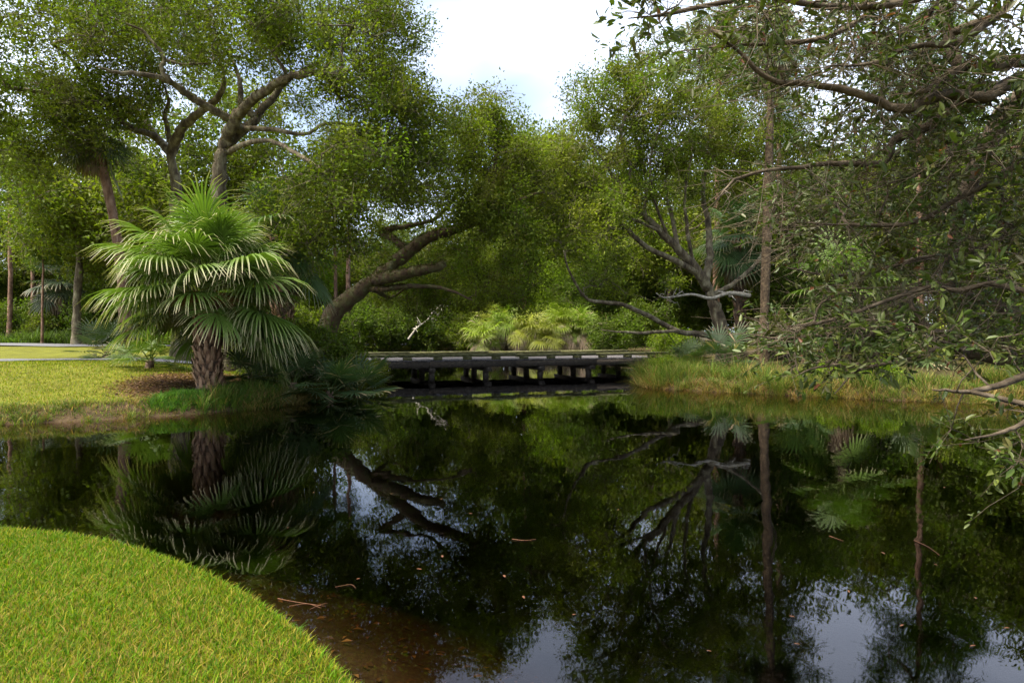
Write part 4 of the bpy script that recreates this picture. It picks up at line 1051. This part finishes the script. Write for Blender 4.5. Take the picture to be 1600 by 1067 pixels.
# ------------------------------------------------------------------ the timber bridge
A0 = np.array([-7.2, 27.4]); A1 = np.array([7.6, 32.68])
blen = float(np.linalg.norm(A1 - A0)); bang = math.atan2(A1[1] - A0[1], A1[0] - A0[0])
br_ = empty('timber_bridge', (A0[0], A0[1], 0)); br_.rotation_euler = (0, 0, bang)
tag(br_, 'low weathered timber footbridge with mossy kerb rails on dark piles across the pond', 'bridge')
DZ, BW = 0.74, 4.3
def box_mesh(name, sx, sy, sz, bev=0.01):
    mb_ = MB(); b_ = bev
    xs, ys, zs = sx / 2, sy / 2, sz / 2
    # chamfered top edges
    V = [(-xs, -ys, -zs), (xs, -ys, -zs), (xs, ys, -zs), (-xs, ys, -zs), (-xs, -ys, zs - b_), (xs, -ys, zs - b_), (xs, ys, zs - b_), (-xs, ys, zs - b_),
         (-xs + b_, -ys + b_, zs), (xs - b_, -ys + b_, zs), (xs - b_, ys - b_, zs), (-xs + b_, ys - b_, zs)]
    Qb = [(0, 3, 2, 1), (0, 1, 5, 4), (1, 2, 6, 5), (2, 3, 7, 6), (3, 0, 4, 7), (4, 5, 9, 8), (5, 6, 10, 9), (6, 7, 11, 10), (7, 4, 8, 11), (8, 9, 10, 11)]
    mb_.add(V, Qb); return mb_.mesh(name)
pk = box_mesh('plank', 0.19, BW, 0.05, 0.006)
r = np.random.default_rng(51)
for k in range(int(blen / 0.2)):
    po = obj('plank', pk, M['deck'], br_, (0.1 + k * 0.2, BW / 2 + r.normal() * 0.01, DZ - 0.025 + r.normal() * 0.004), (r.normal() * 0.003, r.normal() * 0.01, 0))
rail_n = 4; seg = blen / rail_n
rm = box_mesh('kerb_rail', seg - 0.02, 0.2, 0.13, 0.02); bm_ = box_mesh('rail_block', 0.36, 0.2, 0.12, 0.015); fm = box_mesh('edge_beam', seg - 0.01, 0.14, 0.26, 0.01)
for side, yy in ((0, 0.14), (1, BW - 0.14)):
    for k in range(rail_n):
        obj('kerb_rail', rm, M['mosswood'], br_, ((k + 0.5) * seg, yy, DZ + 0.125 + 0.065 + r.normal() * 0.006), (0, r.normal() * 0.002, 0))
        obj('edge_beam', fm, M['timber'], br_, ((k + 0.5) * seg, yy - 0.06 if side == 0 else yy + 0.06, DZ - 0.05 - 0.135))
    for k in range(int(blen / 1.3) + 1):
        obj('rail_block', bm_, M['mosswood'], br_, (0.45 + k * 1.3, yy - 0.004, DZ + 0.062))
sm = box_mesh('stringer', blen - 0.1, 0.16, 0.24, 0.01); cm_ = box_mesh('pile_cap', 0.26, BW - 0.1, 0.22, 0.01)
for yy in (BW * 0.36, BW * 0.64): obj('stringer', sm, M['timber'], br_, (blen / 2, yy, DZ - 0.05 - 0.125))
mb_ = MB(); mb_.tube(np.array([(0, 0, -1.9), (0, 0, -0.5), (0, 0, 0.0), (0.0, 0, 0.27)]), [0.14, 0.14, 0.135, 0.13], 10); pile_m = mb_.mesh('pile', True)
for k in range(6):
    xk = 1.6 + k * 2.5
    obj('pile_cap', cm_, M['timber'], br_, (xk, BW / 2, DZ - 0.29 - 0.112))
    for yy in (0.45, BW / 2, BW - 0.45):
        obj('pile', pile_m, M['timber'], br_, (xk + r.normal() * 0.04, yy, 0.0), (0, r.normal() * 0.02, r.uniform(0, 6)))

# ------------------------------------------------------------------ houses behind the trees
def house(name, label, loc, rz, w, dp, h, roof_h, wins, rails=True):
    e = empty(name, loc); e.rotation_euler = (0, 0, rz); tag(e, label, 'house')
    mb_ = MB(); mb_.box(-w / 2, w / 2, 0, dp, -0.5, h); mb_.build('wall', M['siding'], e)
    sb = MB(); sb.box(-w / 2 - 0.02, w / 2 + 0.02, -0.02, 0, 0, 0.17); sme = sb.mesh('siding_board')
    for k in range(int(h / 0.19)):
        obj('siding_board', sme, M['siding'], e, (0, -0.003, 0.05 + k * 0.19), (R(3), 0, 0))
    ov = 0.45
    V = [(-w / 2 - ov, -ov, h - 0.1), (w / 2 + ov, -ov, h - 0.1), (w / 2 + ov, dp + ov, h - 0.1), (-w / 2 - ov, dp + ov, h - 0.1), (-w / 2 - ov, dp / 2, h + roof_h), (w / 2 + ov, dp / 2, h + roof_h)]
    rb = MB(); rb.add(V, [(0, 1, 5, 4), (2, 3, 4, 5), (0, 3, 2, 1)], [(0, 4, 3), (1, 2, 5)]); rb.build('roof', M['roof'], e)
    for (x, z, ww, hh) in wins:
        fb = MB(); fb.box(x - ww / 2 - 0.1, x + ww / 2 + 0.1, -0.1, -0.03, z - 0.1, z + hh + 0.1); fo = fb.build('window', M['trim'], e)
        for sx in (-1, 1):
            gb = MB(); gb.box(x + sx * ww / 4 - ww / 4 + 0.03, x + sx * ww / 4 + ww / 4 - 0.03, -0.12, -0.095, z, z + hh); gb.build('pane', M['glass'], fo)
    if rails:
        pb = MB(); pb.box(-0.04, 0.04, -0.04, 0.04, 0, 0.95); pme = pb.mesh('baluster')
        for k in range(int(w / 0.3) + 1): obj('baluster', pme, M['trim'], e, (-w / 2 + k * 0.3, -1.5, 0))
        tb = MB(); tb.box(-w / 2 - 0.1, w / 2 + 0.1, -1.56, -1.44, 0.952, 1.03); tb.build('handrail', M['trim'], e)
        db = MB(); db.box(-w / 2 - 0.1, w / 2 + 0.1, -1.7, -0.03, -0.4, -0.003); db.build('porch_deck', M['deck'], e)
hb = on(1530, 50)
house('house', 'grey sided house glimpsed through the branches on the right', (hb[0] + 2, hb[1], hb[2] + 0.4), R(-25), 11, 8, 4.2, 2.6, [(-3.5, 1, 1.4, 1.6), (0, 1, 1.4, 1.6), (3.5, 1, 1.4, 1.6)])
hb = on(965, 72)
house('house', 'blue-grey house in deep shade far behind the forked oak limbs', (hb[0], hb[1], hb[2] + 0.4), R(5), 7, 6, 3.4, 2.0, [(-1.8, 1, 1.3, 1.4), (1.8, 1, 1.3, 1.4)])

# ------------------------------------------------------------------ grass
def blades(name, base, h, w, colr, lean, mat, r, seg=3, curl=0.5, az=None):
    """tapered bent blades, vectorised; base N x 3"""
    N = len(base); az = r.uniform(0, 2 * math.pi, N) if az is None else az
    dirv = np.stack([np.cos(az), np.sin(az), np.zeros(N)], 1)
    fa = az + math.pi / 2 + r.normal(size=N) * 0.5
    side = np.stack([np.cos(fa), np.sin(fa), np.zeros(N)], 1)
    rows = []
    for k in range(seg + 1):
        t = k / seg
        off = dirv * (lean * h * (t ** 1.7))[:, None]
        zz = h * (t - curl * 0.5 * lean * t * t)
        c = base + off; c = c.copy(); c[:, 2] += zz
        if k < seg:
            wk = w * (1 - 0.55 * t) * (0.7 if k == 0 else 1)
            rows += [c - side * wk[:, None] * 0.5, c + side * wk[:, None] * 0.5]
        else: rows.append(c)
    nv = 2 * seg + 1
    V = np.stack(rows, 1).reshape(-1, 3); i = np.arange(N) * nv
    Qb = [np.stack([i + 2 * k, i + 2 * k + 1, i + 2 * k + 3, i + 2 * k + 2], 1) for k in range(seg - 1)]
    T = np.stack([i + 2 * seg - 2, i + 2 * seg - 1, i + 2 * seg], 1)
    return obj(name, mesh_np(name, V, np.concatenate(Qb) if Qb else None, T, np.repeat(colr, nv, 0)), mat)

def scatter(x0, x1, y0, y1, n_, r, smin, smax):
    x = r.uniform(x0, x1, n_); y = r.uniform(y0, y1, n_)
    s = pond_sd(x, y); k = (s > smin) & (s < smax)
    x, y, s = x[k], y[k], s[k]
    return np.stack([x, y, ground_z(x, y, s)], 1), s

r = np.random.default_rng(71)
gA, sA = scatter(-5.2, 0.6, 2.2, 6.0, 200000, r, 0.0, 9)
gB, sB = scatter(-9, 2.5, 0.6, 6.6, 40000, r, 0.0, 9)
g = np.vstack([gA, gB]); s = np.concatenate([sA, sB])
k = s > 0.05 + 0.09 * wob(g[:, 0] * 6, g[:, 1] * 6) + 0.04 * wob(g[:, 0] * 19, g[:, 1] * 19)
g, s = g[k], s[k]; N = len(g)
pal = np.array([(0.085, 0.175, 0.0025), (0.135, 0.2, 0.003), (0.045, 0.12, 0.0025), (0.22, 0.2, 0.015), (0.27, 0.19, 0.045)])
patch = wob(g[:, 0] * 5, g[:, 1] * 5)
pr = np.stack([np.full(N, 0.32), 0.3 + 0 * patch, np.full(N, 0.2), 0.18 + 0.22 * np.clip(patch + 0.3, 0, 1), 0.09 + 0.2 * np.clip(patch + 0.2, 0, 1)], 1); pr /= pr.sum(1, keepdims=True)
ci = (r.random((N, 1)) > np.cumsum(pr, 1)).sum(1).clip(0, 4)
cg = pal[ci] * 0.92 * (1 + r.normal(size=(N, 1)) * 0.22).clip(0.5, 1.6)
edge = np.exp(-s / 0.12)
o = blades('grass', g, r.uniform(0.025, 0.058, N) * (1 + 2.2 * edge * r.random(N) ** 3 + 0.5 * (r.random(N) < 0.04)), r.uniform(0.0042, 0.0078, N), cg, r.uniform(0.15, 1.25, N), M['grass'], r, 2)
tag(o, 'close-cropped bright green lawn on the near bank', 'grass', kind='stuff')

# dead leaves and bark chips over the mulch bed
lp, ls = scatter(-10.8, -4.9, 15.8, 24, 26000, r, 0.5, 12)
k = (np.hypot((lp[:, 0] + 8.0) / 2.3, (lp[:, 1] - 18.7) / 2.7) < 1.02 + r.normal(size=len(lp)) * 0.1) | (lp[:, 0] > -7.2)
lp = lp[k]; N = len(lp); lp[:, 2] += 0.012
az = r.uniform(0, 6.28, N)
lc = np.array([(0.11, 0.06, 0.035), (0.19, 0.11, 0.06), (0.06, 0.035, 0.022), (0.26, 0.18, 0.11)])[r.choice(4, N, p=[0.4, 0.25, 0.27, 0.08])] * (1 + r.normal(size=(N, 1)) * 0.2).clip(0.5, 1.5)
V, T, C_ = leaves(lp, np.stack([np.cos(az), np.sin(az), r.normal(size=N) * 0.3], 1), r.uniform(0.05, 0.12, N), r.uniform(0.02, 0.05, N), lc, up=1.5, r=r)
tag(obj('leaf_litter', mesh_np('leaf_litter', V, None, T, C_), M['grass']), 'brown leaf litter and bark mulch around the big palm', 'leaf litter', kind='stuff')

# sunken leaves on the shallow bed below the near lawn
lp, ls = scatter(-6, 2.5, 1.5, 7.5, 2600, r, -1.6, -0.06)
N = len(lp); lp[:, 2] += 0.008; az = r.uniform(0, 6.28, N)
lc = np.array([(0.12, 0.07, 0.03), (0.2, 0.13, 0.06), (0.05, 0.03, 0.015)])[r.choice(3, N, p=[0.45, 0.2, 0.35])]
V, T, C_ = leaves(lp, np.stack([np.cos(az), np.sin(az), r.normal(size=N) * 0.1], 1), r.uniform(0.04, 0.09, N), r.uniform(0.015, 0.035, N), lc, up=2.5, r=r)
tag(obj('sunken_leaves', mesh_np('sunken_leaves', V, None, T, C_), M['grass']), 'dark sunken leaves on the shallow bed beside the near lawn', 'leaf litter', kind='stuff')

# far lawn on the left bank
g, s = scatter(-24, -6.0, 13, 26, 70000, r, 0.45, 14)
k = (np.hypot((g[:, 0] + 8.0) / 2.3, (g[:, 1] - 18.7) / 2.7) > 1.0 + r.normal(size=len(g)) * 0.06) & (g[:, 1] < 21.3 + (g[:, 0] + 60) * 0.0667) & (g[:, 0] < -7.2 + r.normal(size=len(g)) * 0.3)
g, s = g[k], s[k]; N = len(g)
pal = np.array([(0.14, 0.18, 0.01), (0.22, 0.22, 0.015), (0.09, 0.14, 0.01), (0.27, 0.2, 0.05)])
cg = pal[r.choice(4, N, p=[0.35, 0.35, 0.18, 0.12])] * (1 + r.normal(size=(N, 1)) * 0.2).clip(0.5, 1.6)
o = blades('grass', g, r.uniform(0.03, 0.08, N), r.uniform(0.014, 0.026, N), cg, r.uniform(0.2, 1.1, N), M['grass'], r, 2)
tag(o, 'short yellow-green lawn on the far left bank', 'grass', kind='stuff')

def bank_grass(label, segs, n_, hmin, hmax, pal, pp, seed, smin=-0.15, smax=1.6, lean=(0.25, 1.1), w=(0.008, 0.018), tufts=0.22):
    r = np.random.default_rng(seed)
    x0, x1, y0, y1 = segs
    per = 26
    cx, cs = scatter(x0, x1, y0, y1, n_ // per * 8, r, smin, smax)
    cx = cx[: n_ // per]; nc = len(cx)
    tr_ = np.repeat(r.uniform(0.05, tufts, nc), per)
    az = r.uniform(0, 2 * math.pi, nc * per); rd = np.sqrt(r.random(nc * per)) * tr_
    b_ = np.repeat(cx, per, 0) + np.stack([np.cos(az) * rd, np.sin(az) * rd, 0 * rd], 1)
    b_[:, 2] = ground_z(b_[:, 0], b_[:, 1])
    b_[:, 2] = np.maximum(b_[:, 2], -0.1)
    N = len(b_); pal = np.array(pal)
    tci = np.repeat(r.choice(len(pal), nc, p=pp), per); own = r.choice(len(pal), N, p=pp)
    ci = np.where(r.random(N) < 0.7, tci, own)
    cg = pal[ci] * (1 + r.normal(size=(N, 1)) * 0.22).clip(0.45, 1.7) * np.repeat((1 + r.normal(size=(nc, 1)) * 0.2).clip(0.5, 1.5), per, 0)
    hm = hmin + (hmax - hmin) * np.clip(0.45 + 0.9 * wob(cx[:, 0] * 1.3 + seed, cx[:, 1] * 1.3) + r.normal(size=nc) * 0.22, 0, 1.25)
    th = np.repeat(hm, per) * r.uniform(0.45, 1.1, N)
    o = blades('grass', b_, th, r.uniform(*w, N), cg, r.uniform(*lean, N) * (0.45 + 0.75 * rd / (tr_ + 1e-6)), M['grass'], r, 3, 0.8, az + r.normal(size=N) * 0.5)
    return tag(o, label, 'grass', kind='stuff')
GP = [(0.09, 0.14, 0.02), (0.14, 0.16, 0.03), (0.24, 0.17, 0.06), (0.06, 0.1, 0.02), (0.2, 0.12, 0.05)]
bank_grass('tall olive and straw coloured grass fringing the right bank', (4.2, 22, 17, 29), 42000, 0.25, 1.05, GP, [0.36, 0.26, 0.14, 0.18, 0.06], 81, 0.0, 2.4)
bank_grass('dry straw tussocks hanging over the right waterline', (4.2, 20, 17, 27), 16000, 0.3, 0.6, GP, [0.12, 0.18, 0.4, 0.05, 0.25], 82, -0.1, 0.5, lean=(0.7, 1.7))
bank_grass('green sedge and reeds on the bank between palm and bridge', (-7.4, -4.6, 16, 27.5), 20000, 0.35, 0.85, GP, [0.4, 0.15, 0.08, 0.32, 0.05], 83, 0.05, 1.9)
bank_grass('straw coloured tussocks at the waterline near the bridge', (-6.6, -4.6, 16.5, 27), 7000, 0.35, 0.7, GP, [0.1, 0.15, 0.45, 0.05, 0.25], 84, -0.1, 0.5, lean=(0.5, 1.4))
bank_grass('ragged low grass along the eroded left bank edge', (-24, -5.6, 12.6, 18), 21000, 0.05, 0.2, GP, [0.26, 0.28, 0.28, 0.08, 0.1], 85, 0.02, 0.75, w=(0.008, 0.016))
bank_grass('bright green grass below the scaly palm trunk', (-8.4, -5.4, 15.6, 18.6), 12000, 0.15, 0.34, [(0.07, 0.16, 0.02), (0.1, 0.19, 0.02), (0.05, 0.12, 0.02)], [0.4, 0.3, 0.3], 86, 0.25, 1.6)
bank_grass('ferny undergrowth along the edge of the woods across the road', (-62, -30, 54, 62), 16000, 0.6, 1.5, [(0.06, 0.1, 0.02), (0.1, 0.14, 0.03), (0.05, 0.075, 0.02)], [0.4, 0.3, 0.3], 87, 0, 80, w=(0.04, 0.09), tufts=1.0)

# ------------------------------------------------------------------ litter floating on the water
lm = noisy_mat('dry_leaf', [(0.06, 0.022, 0.008), (0.13, 0.055, 0.02)], 30, 4, 0.7, 0.1)
mb_ = MB()
mb_.add([(-0.05, 0, 0), (-0.02, 0.018, 0.006), (0.025, 0.017, 0.008), (0.055, 0, 0.002), (0.025, -0.017, 0.008), (-0.02, -0.018, 0.006), (0, 0, 0.001)], None, [(0, 6, 1), (1, 6, 2), (2, 6, 3), (3, 6, 4), (4, 6, 5), (5, 6, 0)])
lfm = mb_.mesh('floating_leaf')
def on_water(px, py): 
    dd_ = EYE * FPX / (py - HOR); return ((px - 800) / FPX * dd_, dd_, 0.006)
spots = [(691, 870), (788, 901), (818, 934), (897, 961), (1237, 964), (1326, 925), (1245, 1007), (1380, 865), (1462, 883), (1524, 935), (1409, 978), (1573, 982), (1476, 762), (966, 797), (560, 905), (735, 803), (655, 890), (1520, 1010), (612, 772), (1108, 1018), (1245, 640), (690, 780), (450, 825), (490, 770)]
r = np.random.default_rng(91)
for k, (px, py) in enumerate(spots):
    o = obj('floating_leaf', lfm, lm, None, on_water(px, py), (0, 0, r.uniform(0, 6.3))); s = r.uniform(0.25, 0.55); o.scale = (s, s * r.uniform(0.7, 1.1), s)
    tag(o, 'tiny fallen tan leaf floating alone on the dark water', 'leaf', 'fallen leaves floating on the pond')
def twig_thing(pts, rad, label, name='floating_twig'):
    q = np.array([on_water(*p_) for p_ in pts]); b0 = q[0].copy(); mb2 = MB(); mb2.tube(catmull(q - b0, 4), np.linspace(rad * 0.6, rad * 0.3, 4 * (len(pts) - 1) + 1), 4)
    o = obj(name, mb2.mesh(name), lm, None, tuple(b0)); return tag(o, label, 'twig')
twig_thing([(434, 936), (460, 941), (508, 948)], 0.006, 'longest orange pine twig floating beside the near lawn')
twig_thing([(452, 948), (480, 944), (502, 951)], 0.005, 'second orange twig crossing the longest one beside the near lawn')
twig_thing([(484, 953), (500, 946), (512, 943)], 0.005, 'short orange twig by the tips of the floating twigs')
twig_thing([(524, 918), (548, 914), (556, 920)], 0.004, 'thin twig floating alone right of the twig bunch')
twig_thing([(1428, 845), (1450, 855), (1468, 868)], 0.008, 'slanting tan twig floating on the right half of the pond')
twig_thing([(800, 843), (820, 845), (838, 843)], 0.006, 'straight thin twig floating in the middle of the pond')
twig_thing([(1296, 838), (1318, 846)], 0.006, 'small straight twig floating right of the pond centre')
